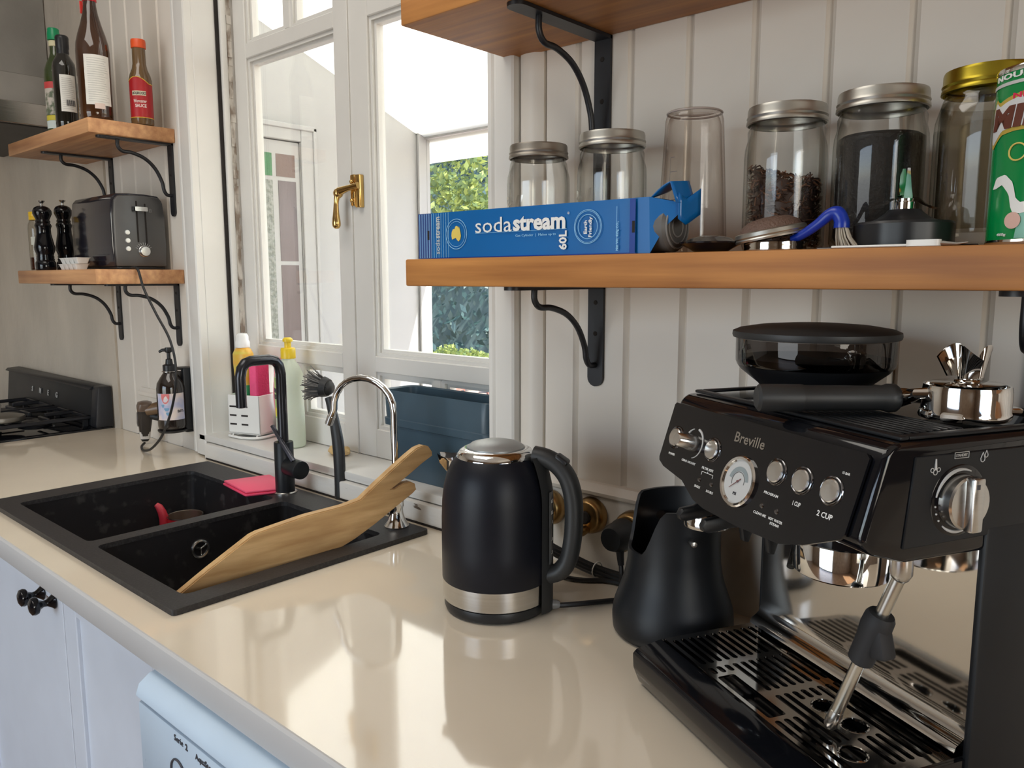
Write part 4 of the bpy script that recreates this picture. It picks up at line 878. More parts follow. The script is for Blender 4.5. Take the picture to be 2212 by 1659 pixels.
b = MB(); b.tube(smooth_path([(.125, -.040, 1.150), (.128, -.050, 1.128), (.140, -.066, 1.112), (.156, -.086, 1.094)], 4), .0042, 10, M=T_); b.build('hot_water_spout', M_steel, em)
b = MB(); b.lathe([(0, 1.100), (.0265, 1.100), (.0272, 1.102), (.0272, 1.1085), (.0262, 1.110), (.0262, 1.114), (.024, 1.119), (.012, 1.122), (.010, 1.126), (.010, 1.152), (0, 1.152)], 32, c=(.022, -.098, 0), M=T_); b.build('tamper', M_mirror, em)
# steam wand
w0, w1 = Vector((.288, -.078, 1.135)), Vector((.236, -.098, .966)); wd = (w1-w0).normalized()
b = MB(); b.lathe([(0, 1.130), (.008, 1.130), (.0095, 1.133), (.0095, 1.153), (0, 1.153)], 18, c=(.288, -.078, 0), M=T_); b.ball((.288, -.078, 1.133), .0085, M=T_); b.build('wand_joint', M_steel, em)
b = MB(); b.tube([w0, w0+wd*.05, w0+wd*.12, w1], [.0062, .0062, .0060, .0060], 16, M=T_); wn = b.build('steam_wand', mat('milk_stained_steel', (.58, .56, .50), .26, metal=1, col2=(.70, .69, .64), vscale=18), em)
b = MB(); b.tube([w0+wd*.046, w0+wd*.050, w0+wd*.060, w0+wd*.074, w0+wd*.098, w0+wd*.100], [.0115, .0135, .0140, .0125, .0118, .0100], 16, M=T_); b.box(-.002, .0155, -.0085, .0085, -.024, .012, .004, 2, M=T_ @ Matrix.Translation(w0+wd*.066) @ Matrix.Rotation(-.3, 4, 'Y')); b.build('wand_grip', M_rubber, wn)
b = MB(); b.tube([w1-wd*.018, w1-wd*.012, w1, w1+wd*.003], [.0064, .0068, .0064, .0045], 16, M=T_); b.build('wand_tip', M_steel, wn)
# steam dial on the right side
DF = T_ @ frame((.3118, -.0450, 1.203), (0, 1, 0), (0, 0, 1))
b = MB(); b.lathe([(0, .0008), (.0300, .0006), (.0315, 0)], 40, M=DF); dl_ = b.build('steam_dial', M_black_gl, em)
b = MB(); b.lathe([(0, .0125), (.0215, .0120), (.0232, .0105), (.0238, .0008)], 40, M=DF); kn = b.build('dial_knob', M_steel, dl_)
b = MB(); b.box(-.0065, .0065, -.0236, .0236, .010, .0200, .0022, 2, M=DF); b.build('dial_grip', M_steel, dl_); 
b = MB(); b.box(-.004, -.001, .0145, .0185, .0195, .0206, M=DF); b.build('dial_mark', M_dark_print, dl_)
b = MB()
for a0, a1, w in ((1.15, 2.95, .0016), (4.0, 5.2, .0016)): b.tube([DF @ Vector((math.cos(a)*.0272, math.sin(a)*.0272, .0009)) for a in [a0+(a1-a0)*i/18 for i in range(19)]], [w*(.4+.6*math.sin(PI*i/18)) for i in range(19)], 6)
for a in (3.25, 3.5, 3.75): b.ball(tuple(DF @ Vector((math.cos(a)*.0272, math.sin(a)*.0272, .0008))), .0010, 8)
b.build('dial_scale', M_grey_print, dl_)
SF = T_ @ frame((.3118, -.045, 1.203), (0, 1, 0), (0, 0, 1))
b = MB(); b.text('STANDBY', SF @ Matrix.Translation((.0, .0395, 0)), w=.0130, h=.0024, ext=.0002, bold=.01)
for p, q in (((-.008, .037), (.008, .037)), ((.008, .037), (.008, .042)), ((.008, .042), (-.008, .042)), ((-.008, .042), (-.008, .037))): b.tube([SF @ Vector((*p, .0002)), SF @ Vector((*q, .0002))], .0003, 4)
def drop(x, y, s): b.tube([SF @ Vector((x+s*px, y+s*py, .0003)) for px, py in ((0, 1.3), (-.35, .6), (-.6, 0), (-.45, -.5), (0, -.7), (.45, -.5), (.6, 0), (.35, .6))], .0004, 5, closed=True)
drop(.0245, .0345, .0042); drop(.0285, .0375, .0030)
for x, y, r in ((-.0325, .0290, .0018), (-.0290, .0270, .0022), (-.0255, .0290, .0018)): b.tube([SF @ Vector((x+math.cos(a)*r, y+math.sin(a)*r, .0003)) for a in [2*PI*i/12 for i in range(12)]], .0004, 5, closed=True)
b.tube([SF @ Vector((-.029, .0295, .0003)), SF @ Vector((-.029, .0385, .0003))], [.0014, .0006], 6)
b.build('symbols', M_grey_print, sp_)
# cup tray on top with raised ribs
b = MB(); zt = 1.2578
for q in ((.004, .306, -.108, -.098), (.004, .306, .116, .126), (.004, .014, -.098, .116), (.296, .306, -.098, .116)): b.box(*q, zt, zt+.0036, .0016, 2, M=T_)
b.build('top_rim', M_black_sat, em)
b = MB()
for i in range(9): b.box(.16, .292, -.092+.0085*i, -.0885+.0085*i, zt, zt+.0030, .001, M=T_)
o = b.build('cup_ribs', M_black_sat, em); o['kind'] = 'stuff'
# bean hopper
HX, HV = .074, .003
b = MB(); b.lathe([(0, zt), (.052, zt), (.055, zt+.006), (.060, zt+.014), (.0800, zt+.030), (.0845, zt+.036)], 48, c=(HX, HV, 0), M=T_); b.build('hopper_funnel', M_black_pl, em)
b = MB(); b.lathe([(.0845, zt+.0355), (.0862, zt+.040), (.0865, zt+.066)], 48, c=(HX, HV, 0), M=T_); hop = b.build('hopper', M_smoke, em)
b = MB(); b.lathe([(.0868, zt+.0665), (.0895, zt+.067), (.0905, zt+.070), (.0900, zt+.074), (.083, zt+.077), (.062, zt+.0805), (.035, zt+.0825), (0, zt+.083)], 52, c=(HX, HV, 0), M=T_); b.build('hopper_lid', M_handle, em)
b = MB(); b.lathe([(0, zt+.037), (.03, zt+.039), (.06, zt+.041), (.083, zt+.044)], 36, c=(HX, HV, 0), M=T_); b.build('hopper_floor', M_black_pl, em)
# portafilter lying on top, distributor on it
Zp = 1.2618
def loc2(u, v, z): return Matrix.Translation((-.206, -.130, 0)) @ Matrix.Rotation(-EA, 4, 'Z') @ Vector((u, v, z))
hc = loc2(.258, .020, Zp)
pfil = thing('portafilter', 'chrome portafilter with thick black handle lying on the coffee machine', 'portafilter', hc)
b = MB(); b.lathe([(0, .0), (.0365, .0), (.0382, .002), (.0386, .006), (.0375, .008), (.0375, .026), (.0365, .0310), (.0345, .0310), (.034, .027), (0, .026)], 44); b.build('basket_holder', M_chrome, pfil)
b = MB()
for a in (3.9, 4.65): b.tube([(math.cos(t)*.0375, math.sin(t)*.0375, .004) for t in [a-.28+.56*i/10 for i in range(11)]], [.001, .004, .0045, .0045, .0045, .0045, .0045, .0045, .0045, .004, .001], 8)
b.box(.036, .051, -.008, .008, .004, .0095, .0015, M=Matrix.Rotation(.75, 4, 'Z')); b.build('lug', M_chrome, pfil)
p0 = loc2(.215, -.018, Zp+.0145)-hc; p1 = loc2(.163, -.150, Zp+.0145)-hc; dv = (p1-p0).normalized()
b = MB(); b.tube([Vector((0, 0, .023))+Vector((dv.x, dv.y, 0))*.035, Vector((0, 0, .0225))+Vector((dv.x, dv.y, 0))*.045, p0+dv*(-.012)+Vector((0, 0, .002)), p0+dv*.002], [.0055, .0052, .0075, .0105], 14); b.build('neck', M_chrome, pfil)
b = MB(); b.tube([p0, p0+dv*.003, p0+dv*.010, p0+dv*.016, p0+dv*.05, p0+dv*.090, p0+dv*.092, p0+dv*.094, p0+dv*.128, p0+dv*.1335, p0+dv*.136], [.0115, .0138, .0140, .0120, .0122, .0126, .0132, .0134, .0136, .0132, .0100], 24); b.build('handle', M_handle, pfil)
ds_ = thing('coffee_distributor', 'small chrome coffee distributor with curled fins standing in the portafilter', 'distributor', (hc.x, hc.y, Zp+.0312))
b = MB(); b.lathe([(0, 0), (.0315, 0), (.0318, .0012), (.030, .002), (0, .0025)], 36); b.build('disc', M_mirror, ds_)
b = MB(); b.lathe([(0, .0024), (.0105, .0024), (.0115, .0035), (.0105, .0048), (.0082, .0052), (.0080, .0240), (.0070, .0260), (0, .0260)], 26); b.build('stem', M_mirror, ds_)
for k in range(3):
    a = 2*PI*k/3+2.2; R3 = Matrix.Rotation(a, 4, 'Z')
    def fin(u, v, o): t = u*1.5; r = .0085+.0165*u*(.45+.55*v); bend = .55*u*u*2.0; return tuple(R3 @ Vector((r*math.cos(bend)+o*math.sin(bend), r*math.sin(bend)+o, .006+.001*u+v*(.018+.013*math.sin(PI*min(1, u*.9+.1))))))
    b = MB(); b.grid(lambda u, v: fin(u, v, 0), 10, 8); b.grid(lambda u, v: fin(u, v, .0012), 10, 8); b.build('fin', M_mirror, ds_)
# ------------------------------------------------------------------ jars and things on the long oak shelf
JZ = 1.4213
def jar(name, label, x, y, lidm, R=.049, H=.176, content=None, emboss=True, neck=.0445, face=-.55, lid_h=.021):
    t = thing(name, label, 'jar', (x, y, JZ), 0, 'screw top glass jars on the oak shelf')
    body = [(0, .0012), (R*.80, .0006), (R*.93, .002), (R, .010), (R, H*.66), (R*.985, H*.72), (R*.93, H*.78), (neck+.0005, H*.835), (neck-.0015, H*.86), (neck-.0015, H-.004)]
    b = MB(); b.lathe(body, 40); g = b.build('glass', M_glass, t, ang=60)
    b = MB(); b.lathe([(0, .006), (R*.80, .005), (R*.955, .013), (R-.0035, .02), (R-.0035, H*.66), (R*.91, H*.775), (neck-.004, H*.84), (neck-.004, H-.004)], 40); b.build('inner_wall', M_glass, g, ang=60)
    z0 = H-lid_h
    b = MB(); b.lathe([(neck+.0005, z0), (neck+.0025, z0+.001), (neck+.0022, z0+.0045), (neck+.0012, z0+.006), (neck+.0022, z0+.0085), (neck+.0010, z0+.0115), (neck+.0010, H-.0035), (neck, H-.0005), (neck-.003, H), (neck-.004, H-.0012), (0, H-.0012)], 44); b.build('lid', lidm, t, ang=30)
    if emboss:
        b = MB(); b.text('Ball', Matrix.Translation((0, 0, H*.47)) @ Matrix.Rotation(face, 4, 'Z') @ Matrix.Rotation(0, 4, 'X'), w=.050, h=.026, wrap=R, ext=.0012, shear=.32, bold=.012)
        b.tube([((R+.0006)*math.sin(face+a), -(R+.0006)*math.cos(face+a), H*.36+.010*(a+.5)) for a in [-.5+1.0*i/14 for i in range(15)]], .0008, 5)
        b.text('PINTS', Matrix.Translation((0, 0, H*.42)) @ Matrix.Rotation(face+1.35, 4, 'Z'), w=.013, h=.0032, wrap=R, ext=.0008)
        b.build('embossed_lettering', M_emboss, g)
    return t, g
M_emboss = thin_glass('embossed_glass', (.99, .99, .98), (.90, .91, .90), refl=2.6, rough=.15)
jar('mason_jar', 'empty clear glass jar with dull zinc lid, nearest the window', -.600, -.100, M_liddark, .0485, .172, face=-.30, neck=.0435)
jar('mason_jar', 'empty clear glass jar with bright steel lid, behind the blue box', -.465, -.098, M_lidmetal, .0495, .174, face=-.50, neck=.0455)
t3, g3 = jar('mason_jar', 'glass jar of brown curled tea leaves with steel lid', -.210, -.098, M_lidmetal, .0485, .175, emboss=False, neck=.0450)
t4, g4 = jar('mason_jar', 'glass jar of fine black grounds with steel lid', -.101, -.096, M_lidmetal, .0500, .1765, emboss=False, neck=.0465)
t5, g5 = jar('mason_jar', 'glass jar with gold lid beside the green tin', .006, -.098, M_gold, .0510, .182, emboss=False, neck=.0440, lid_h=.023)
b = MB(); b.lathe([(.045, .020), (.0451, .150)], 36); b.build('lower_lining', thin_glass('amber_glass', (.62, .58, .50), (.3, .28, .24), .4), t5)
b = MB(); b.text('fresh', Matrix.Translation((0, 0, .172)) @ Matrix.Rotation(-.3, 4, 'Z'), w=.03, h=.006, wrap=.0452, ext=.0004); b.build('lid_print', mat('pale_gold', (.75, .66, .2), .4), t5) if False else None
# tea leaves: a heap of curls under a sloping top
rt = random.Random(21); M_tea = mat('tea_leaf', (.09, .035, .02), .5, col2=(.22, .10, .055), vscale=30); M_tea2 = mat('tea_leaf_dark', (.045, .02, .014), .45)
b = MB()
for _ in range(1500):
    a = rt.uniform(0, 2*PI); r = .0425*math.sqrt(rt.uniform(.35, 1)); x, y = r*math.cos(a), r*math.sin(a); top = .098-.42*x*.6+.0; z = rt.uniform(.010, max(.02, top)); 
    d1 = Vector((rt.gauss(0, 1), rt.gauss(0, 1), rt.gauss(0, .6))).normalized()*rt.uniform(.003, .0075); d2 = Vector((rt.gauss(0, 1), rt.gauss(0, 1), rt.gauss(0, 1)))*.0016; w_ = rt.uniform(.0006, .0011)
    p = [Vector((x, y, z))-d1, Vector((x, y, z))+d2, Vector((x, y, z))+d1*.9]
    p = [Vector((q.x*min(1, .0445/max(1e-6, math.hypot(q.x, q.y))), q.y*min(1, .0445/max(1e-6, math.hypot(q.x, q.y))), max(.008, q.z))) for q in p]
    b.tube(p, w_, 4, m=rt.randrange(2), cap=False)
o = b.build('tea_leaves', [M_tea, M_tea2], t3); o['kind'] = 'stuff'
b = MB(); vs = [(0, 0, .009)]+[]; ring = 24
pts0 = [(.036*math.cos(2*PI*i/ring), .036*math.sin(2*PI*i/ring)) for i in range(ring)]
b.add([(x, y, .009) for x, y in pts0]+[(x, y, .090-.25*x) for x, y in pts0], [tuple(range(ring))[::-1], tuple(range(ring, 2*ring))]+[(i, (i+1) % ring, ring+(i+1) % ring, ring+i) for i in range(ring)]); b.build('tea_core', M_tea2, t3)
# black grounds
b = MB(); b.lathe([(0, .0085), (.040, .0085), (.0455, .016), (.0458, .125), (.040, .129), (.02, .1305), (0, .130)], 36); o = b.build('grounds', mat('black_grounds', (.008, .007, .007), .6, bump=.4, bscale=300), t4)
# tall plastic tumbler standing upside down
tu = thing('blender_cup', 'tall clear ribbed blender cup standing upside down with measuring marks', 'cup', (-.334, -.100, JZ))
NR = 72
def cup(r0, r1, z0, z1, wob): return [[(r*(1+wob*max(0, math.cos(8*a))**3)*math.cos(a), r*(1+wob*max(0, math.cos(8*a))**3)*math.sin(a), z) for a in [2*PI*i/NR for i in range(NR)]] for r, z in ((r0, z0), (r0, z0+.02), ((r0+r1)/2+.001, (z0+z1)*.55), (r1+.002, z1-.012), (r1, z1-.004), (r1-.003, z1))]
vs, fs = ringbox(cup(.0455, .0355, 0, .186, .02)); fs = [f for f in fs if len(f) == 4]
b = MB(); b.add(vs, fs); b.build('wall', M_pint, tu, ang=60)
vs, fs = ringbox(cup(.0425, .0325, .0, .180, .03)); fs = [f for f in fs if len(f) == 4]
b = MB(); b.add(vs, fs); b.build('inner_wall', M_pint, tu, ang=60)
b = MB(); b.lathe([(0, .1845), (.026, .1845), (.030, .1862), (.0335, .1862)], 40); b.build('base_disc', M_pint, tu)
b = MB(); b.tube([(.0352*math.cos(2*PI*i/36), .0352*math.sin(2*PI*i/36), .1838) for i in range(36)], .0013, 8, closed=True); b.build('base_ring', mat('rose_plastic', (.40, .34, .31), .25), tu)
b = MB()
for i, z in enumerate((.030, .050, .070, .088, .106, .124)): b.grid(cylpatch(.0445-.0035*(z/.12), -.26, -.26+(.16 if i % 2 else .26), z, z+.0010), 4, 1)
b.grid(lambda u, v: ((.0447-.0035*v)*math.sin(-.27+.012*u), -(.0447-.0035*v)*math.cos(-.27+.012*u), .028+.098*v), 1, 6); b.build('measuring_scale', mat('scale_print', (.16, .13, .12), .5), tu)
# ---- blue carton lying on its side
bx_ = thing('gas_cylinder_box', 'long blue printed carton lying on the shelf with torn open end', 'box', (-.52, -.206, JZ))
X0, X1, Y0, Y1, BH = -.199, .190, -.036, .034, .0668
M_blue = mat('carton_blue', (.0, .125, .40), .3, var=.08, vscale=4, coat=.2); M_blue_d = mat('carton_dark_blue', (.01, .05, .30), .22, var=.08, coat=.4); M_inside = mat('carton_inside', (.05, .045, .042), .8); M_ltblue = mat('carton_light_print', (.30, .60, .85), .5, var=.02); M_slate = mat('carton_left_band', (.035, .075, .24), .35, var=.05)
th_ = .0012
def panel(vs, m_, name): 
    b = MB(); k = len(vs); b.add(vs, [tuple(range(k))]); o = b.build(name, m_, bx_, smooth=False); sm = o.modifiers.new('t', 'SOLIDIFY'); sm.thickness = th_; sm.offset = -1; return o
front = panel([(X0, Y0, 0), (X1+.018, Y0+.004, 0), (X1+.016, Y0+.003, BH-.001), (X0, Y0, BH)], M_blue, 'front_panel')
panel([(X0, Y1, 0), (X0, Y1, BH), (X1, Y1, BH), (X1, Y1, 0)], M_blue_d, 'back_panel'); panel([(X0, Y0, 0), (X0, Y1, 0), (X1, Y1, 0), (X1, Y0, 0)], M_blue_d, 'bottom_panel')
panel([(X0, Y0, BH), (X1+.016, Y0+.003, BH-.001), (X1+.010, Y1, BH), (X0, Y1, BH)], M_blue, 'top_panel'); panel([(X0, Y0, 0), (X0, Y0, BH), (X0, Y1, BH), (X0, Y1, 0)], M_slate, 'end_panel')
panel([(X1+.018, Y0+.004, .0), (X1+.034, Y0+.010, .030), (X1+.050, Y0+.016, .046), (X1+.050, Y0+.016, .058), (X1+.016, Y0+.003, BH-.001)], M_blue, 'torn_flap')
b = MB(); b.grid(lambda u, v: (X1+.014+.012*v+.036*u-.004*v*v, Y0+.008+.030*v, BH+.018*math.sin(.9*u*PI*.62)-.002+.010*v*(1-u)-max(0, u-.75)*.10), 12, 6); o = b.build('top_flap', M_blue, bx_); o.modifiers.new('t', 'SOLIDIFY').thickness = .0012
b = MB(); b.grid(lambda u, v: (X1+.050+.012*v, Y0+.012+.030*v, .030*u+(.072-.030)*1.0-.010*(1-abs(2*v-.7))), 4, 6); o = b.build('end_flap', M_blue, bx_); o.modifiers.new('t', 'SOLIDIFY').thickness = .0012
b = MB(); b.lathe([(0, 0), (.026, 0), (.030, .004), (.030, .25), (.026, .262), (.012, .268), (.010, .275), (0, .275)], 30, M=frame((X1+.036, -.001, .0315), (0, 1, 0), (0, 0, 1)) @ Matrix.Rotation(PI, 4, 'X')); cyl_ = b.build('gas_cylinder', mat('grey_cylinder', (.11, .105, .10), .45), bx_)
b = MB()
for r in (.012, .020, .026): b.tube([(X1+.0365, -.001+math.cos(a)*r, .0315+math.sin(a)*r) for a in [2*PI*i/28 for i in range(28)]], .0012, 6, closed=True)
b.build('cylinder_ring', mat('ring_grey', (.22, .21, .20), .5), cyl_)
FF = lambda x, z: frame((x+.52, Y0-.00005, z-JZ), (1, 0, 0), (0, 0, 1))
def flat(x0, x1, z0, z1, m_, name, dy=.00025):
    b = MB(); b.box(x0+.52, x1+.52, Y0-dy, Y0, z0-JZ, z1-JZ); return b.build(name, m_, front, smooth=False)
flat(-.7188, -.690, 1.4215, 1.4878, M_slate, 'left_band', .00015)
b = MB()
for i in range(13): b.box(-.716+.0052*i+.52, -.7152+.0052*i+.52-.0002*(i > 6), Y0-.0003, Y0, .001, BH-.001)
o = b.build('fine_lines', M_ltblue, front, smooth=False); o['kind'] = 'stuff'
b = MB(); b.text('soda', FF(-.598, 1.4655), w=.0690, h=.0205, align='L', ext=.0004); b.build('lettering', M_white, front)
b = MB(); b.text('stream', FF(-.5265, 1.4648), w=.0900, h=.0195, align='L', ext=.0004, bold=.035); b.build('bold_lettering', M_white, front)
b = MB(); b.text('R', FF(-.4315, 1.4745), h=.0016, ext=.0003); b.tube([FF(-.4315, 1.4745) @ Vector((math.cos(a)*.0015, math.sin(a)*.0015, .0002)) for a in [2*PI*i/14 for i in range(14)]], .0002, 4, closed=True); b.build('trade_mark', M_white, front)
flat(-.5985, -.4345, 1.4548, 1.4553, M_ltblue, 'rule')
b = MB(); b.text('Gas Cylinder  |  Makes up to', FF(-.452, 1.4487), w=.070, h=.0042, align='R', ext=.0003); b.build('small_lettering', M_ltblue, front)
VF = lambda x, z: frame((x+.52, Y0-.00005, z-JZ), (0, 0, 1), (-1, 0, 0))
b = MB(); b.text('60L', VF(-.4405, 1.4405), w=.0245, h=.0130, ext=.0004, bold=.03); b.build('volume_lettering', M_white, front)
b = MB(); b.text('soda', VF(-.6765, 1.4385), w=.0215, h=.0092, ext=.0003); b.text('stream', VF(-.6760, 1.4665), w=.0315, h=.0090, ext=.0003, bold=.02); b.build('side_lettering', M_grey_print, front)
b = MB(); b.text('Net Wt. 425g CO', VF(-.3560, 1.4420), w=.0335, h=.0042, ext=.0003, bold=.02); b.text('2', VF(-.3550, 1.4597), h=.0020, ext=.0003); b.build('weight_lettering', M_ltblue, front)
flat(-.3575, -.3570, 1.426, 1.4785, M_ltblue, 'fold_line'); flat(-.6985, -.6945, 1.4490, 1.4625, M_gap, 'finger_slot', .0004); flat(-.3350, -.3310, 1.4460, 1.4600, M_gap, 'finger_slot', .0004); flat(-.3385, -.3305, 1.4222, 1.4862, M_blue_d, 'crease_band', .0002)
def ringp(x, z, r, t_, m_, name):
    b = MB(); b.tube([FF(x, z) @ Vector((math.cos(a)*r, math.sin(a)*r, .0001)) for a in [2*PI*i/40 for i in range(40)]], t_, 6, closed=True); return b.build(name, m_, front)
ringp(-.637, 1.4555, .0215, .0005, M_ltblue, 'badge_ring'); ringp(-.637, 1.4555, .0180, .0003, M_ltblue, 'badge_ring')
aus = [(-.0115, .004), (-.0085, .008), (-.004, .0085), (-.0020, .0125), (.002, .0135), (.0050, .0115), (.0055, .008), (.0075, .0125), (.0090, .0090), (.0110, .003), (.0125, -.003), (.0105, -.0090), (.0060, -.0120), (.0020, -.0095), (-.0010, -.0060), (-.0065, -.0075), (-.0110, -.0085), (-.0125, -.002)]
b = MB(); b.outline([[(x*.78, z*.88) for x, z in aus]], .0004, M=FF(-.637, 1.4555)); b.build('map_print', mat('yellow_print', (.78, .60, .12), .5), front)
for r, t_ in ((.0210, .0004), (.0195, .0003), (.0150, .0004)): ringp(-.4010, 1.4560, r, t_, M_ltblue, 'badge_ring')
b = MB(); b.text('Earth', VF(-.4045, 1.4555), w=.0165, h=.0052, ext=.0003, bold=.02); b.text('Friendly', VF(-.3965, 1.4555), w=.0250, h=.0062, ext=.0003, bold=.02); b.build('badge_lettering', M_white, front)
# ---- small things in front of the jars
cp_ = thing('black_cup_lid', 'flat black plastic lid with raised dome lying on the shelf', 'lid', (-.250, -.205, JZ))
b = MB(); b.lathe([(0, .001), (.018, .0), (.024, .004), (.036, .0100), (.0365, .0118), (.030, .0125), (.023, .0165), (.012, .0190), (0, .0192)], 40); b.build('disc', M_black_gl, cp_)
sg = thing('sieve_lid', 'brown mesh sieve lid leaning on the steel ring', 'lid', (-.182, -.192, JZ+.0138)); Rg = Matrix.Rotation(-.16, 4, 'Y') @ Matrix.Rotation(.1, 4, 'X')
b = MB(); b.lathe([(.036, .001), (.039, .001), (.0395, .003), (.0385, .0045), (.0395, .006), (.0385, .010), (.036, .0112), (.034, .010)], 40, M=Rg); b.build('ring', M_lidmetal, sg)
b = MB(); b.lathe([(.0355, .0095), (.031, .017), (.022, .0225), (.010, .0245), (0, .0247)], 36, M=Rg); b.build('mesh_dome', mat('brown_mesh', (.13, .075, .055), .55, bump=.6, bscale=400), sg)
sr_ = thing('steel_jar_ring', 'shiny steel jar ring lying flat under the sieve lid', 'ring', (-.176, -.196, JZ))
b = MB(); b.lathe([(.030, .0), (.0335, .0), (.0340, .002), (.0335, .0035), (.0340, .006), (.0335, .0098), (.0310, .0105), (.0300, .0098), (.0305, .002), (.030, 0)], 40); b.build('ring', M_mirror, sr_)
bb = thing('pastry_brush', 'blue handled brush with pale bristles leaning among the jars', 'brush', (-.118, -.206, JZ))
b = MB(); b.tube(smooth_path([(-.036, .004, .012), (-.022, .002, .018), (-.006, 0, .028), (.004, 0, .036), (.012, 0, .0375), (.017, 0, .030), (.0175, 0, .022)], 4), [.0045, .0045, .0048, .005, .005, .0052, .0054, .0054, .0056, .0058, .006, .0062, .0064, .0066, .007, .0072, .0075, .0075, .0075, .0075, .0075, .0078, .0080, .0080, .0080][:25], 12); b.build('handle', mat('cobalt_plastic', (.008, .035, .36), .3), bb)
b = MB(); rb2 = random.Random(4)
for _ in range(70):
    a = rb2.uniform(0, 2*PI); r = .006*math.sqrt(rb2.random()); b.tube([(.0175+r*math.cos(a), r*math.sin(a), .024), (.020+r*math.cos(a)*1.5, r*math.sin(a)*1.4, .012), (.025+r*math.cos(a)*2.3, r*math.sin(a)*2, .001)], [.0007, .0007, .0005], 4)
o = b.build('bristles', mat('pale_bristle', (.52, .46, .38), .6), bb); o['kind'] = 'stuff'
bs = thing('blender_blade_unit', 'black blender blade base with steel blades standing upright', 'blender blade', (-.050, -.172, JZ+.0002))
# wide cap with knurled side, cone, hub and blades
cog = []
for z, r in ((.0, .0455), (.003, .0470), (.024, .0470), (.0265, .0455)): cog.append([(r*(1+.012*(1 if (i//3) % 2 else 0))*math.cos(2*PI*i/72), r*(1+.012*(1 if (i//3) % 2 else 0))*math.sin(2*PI*i/72), z) for i in range(72)])
vs, fs = ringbox(cog); b = MB(); b.add(vs, fs); b.build('cap', M_black_pl, bs, ang=25)
b = MB(); b.lathe([(.036, .026), (.034, .0275), (.026, .0305), (.018, .0365), (.0155, .0395), (0, .0395)], 36); b.build('cone', M_black_sat, bs)
b = MB(); b.lathe([(0, .0385), (.0095, .0385), (.0098, .047), (.0085, .0480), (.0085, .0505), (0, .0505)], 28); b.build('hub', M_chrome, bs)
def blade(ang, pts, w):
    R4 = Matrix.Rotation(ang, 4, 'Z'); b = MB(); n_ = len(pts)-1
    b.grid(lambda u, v: tuple(R4 @ Vector((pts[int(u*n_+.5)][0], w*(v-.5)*(1-.75*u*u), pts[int(u*n_+.5)][1]))), n_, 1)
    b.grid(lambda u, v: tuple(R4 @ Vector((pts[int(u*n_+.5)][0], w*(v-.5)*(1-.75*u*u), pts[int(u*n_+.5)][1]+.0012))), n_, 1); b.build('blade', M_chrome, bs)
low = [(0, .0508), (.006, .0508), (.012, .0500), (.020, .0450), (.028, .0415), (.034, .0400)]
blade(.72, low, .010); blade(.72+PI, low, .010)
up_ = [(0, .052), (.004, .053), (.0055, .058), (.006, .066), (.0055, .074), (.0045, .080)]
blade(2.4, up_, .0125); blade(2.4+PI, [(a*.8, z-.012*(a > .005)) for a, z in up_], .0125)
st = thing('plastic_stick', 'slim white plastic measuring stick lying at the shelf front', 'stick', (-.040, -.237, JZ))
b = MB(); b.box(-.058, .030, -.004, .004, 0, .0024, .0008); b.build('shaft', M_white_pl, st)
b = MB(); b.outline([rrect(.012, .042, -.006, .006, .005)], .0060); b.build('head', M_white_pl, st)
b = MB(); b.tube([(.041, 0, .0024), (.055, .002, .0014), (.064, .002, .0026)], [.0024, .0013, .0006], 8); b.build('tip', M_steel, st)
bk_ = thing('black_spatula', 'thin flat black blade lying under the white stick', 'spatula', (-.042, -.222, JZ))
b = MB(); b.prism([(-.075, -.006), (.060, -.005), (.072, 0), (.060, .005), (-.075, .006)], 'z', 0, .0014, .0004, 1); b.build('blade', M_black_gl, bk_)
# ---- green tin
tn = thing('malt_drink_tin', 'tall green tin of chocolate malt drink at the right edge of shelf', 'tin', (.0735, -.165, JZ))
TR, TH = .0495, .1610
M_green = mat('tin_green', (.0, .24, .055), .25, var=.08, coat=.3); M_dgreen = mat('tin_dark_green', (.0, .11, .04), .3, var=.05)
b = MB(); b.lathe([(0, .0005), (TR-.002, .0005), (TR, .001), (TR+.0008, .003), (TR, .0052)], 48); b.lathe([(TR, TH-.006), (TR+.0008, TH-.003), (TR, TH-.001), (TR-.003, TH), (TR-.004, TH-.003), (0, TH-.003)], 48); b.build('rims', M_chrome, tn)
b = MB(); b.lathe([(TR-.0004, .005), (TR-.0004, TH-.006)], 56); wl = b.build('wall', M_green, tn)
fa = -.02                                                                     # direction of the print's middle, towards the room
def tp(a, z): return (TR+.0003)*math.sin(fa+a), -(TR+.0003)*math.cos(fa+a), z
def wrap_poly(pl, m_, name, off=.0003, par=None):
    """pl: outline in (angle, z); fan-filled strips so it follows the tin"""
    b = MB(); lo = sorted(set(a for a, _ in pl)); n_ = 40; a0, a1 = lo[0], lo[-1]; cols = []
    for i in range(n_+1):
        a = a0+(a1-a0)*i/n_; zs = []
        for (p, q), (r_, s_) in zip(pl, pl[1:]+pl[:1]):
            if (p-a)*(r_-a) <= 0 and p != r_: zs.append(q+(s_-q)*(a-p)/(r_-p))
        cols.append((a, min(zs), max(zs)) if zs else (a, 0, 0))
    vs = []; 
    for a, z0, z1 in cols: vs += [((TR+off)*math.sin(fa+a), -(TR+off)*math.cos(fa+a), z0), ((TR+off)*math.sin(fa+a), -(TR+off)*math.cos(fa+a), z1)]
    b.add(vs, [(2*i, 2*i+2, 2*i+3, 2*i+1) for i in range(n_)]); return b.build(name, m_, par or wl)
swoosh = [(-1.20, .100), (-1.19, .116), (-1.05, .132), (-.92, .126), (-.70, .129), (-.2, .134), (.6, .138), (1.2, .138), (1.2, .104), (.5, .106), (0, .106), (-.5, .106), (-.8, .104), (-1.0, .096), (-1.12, .092)]
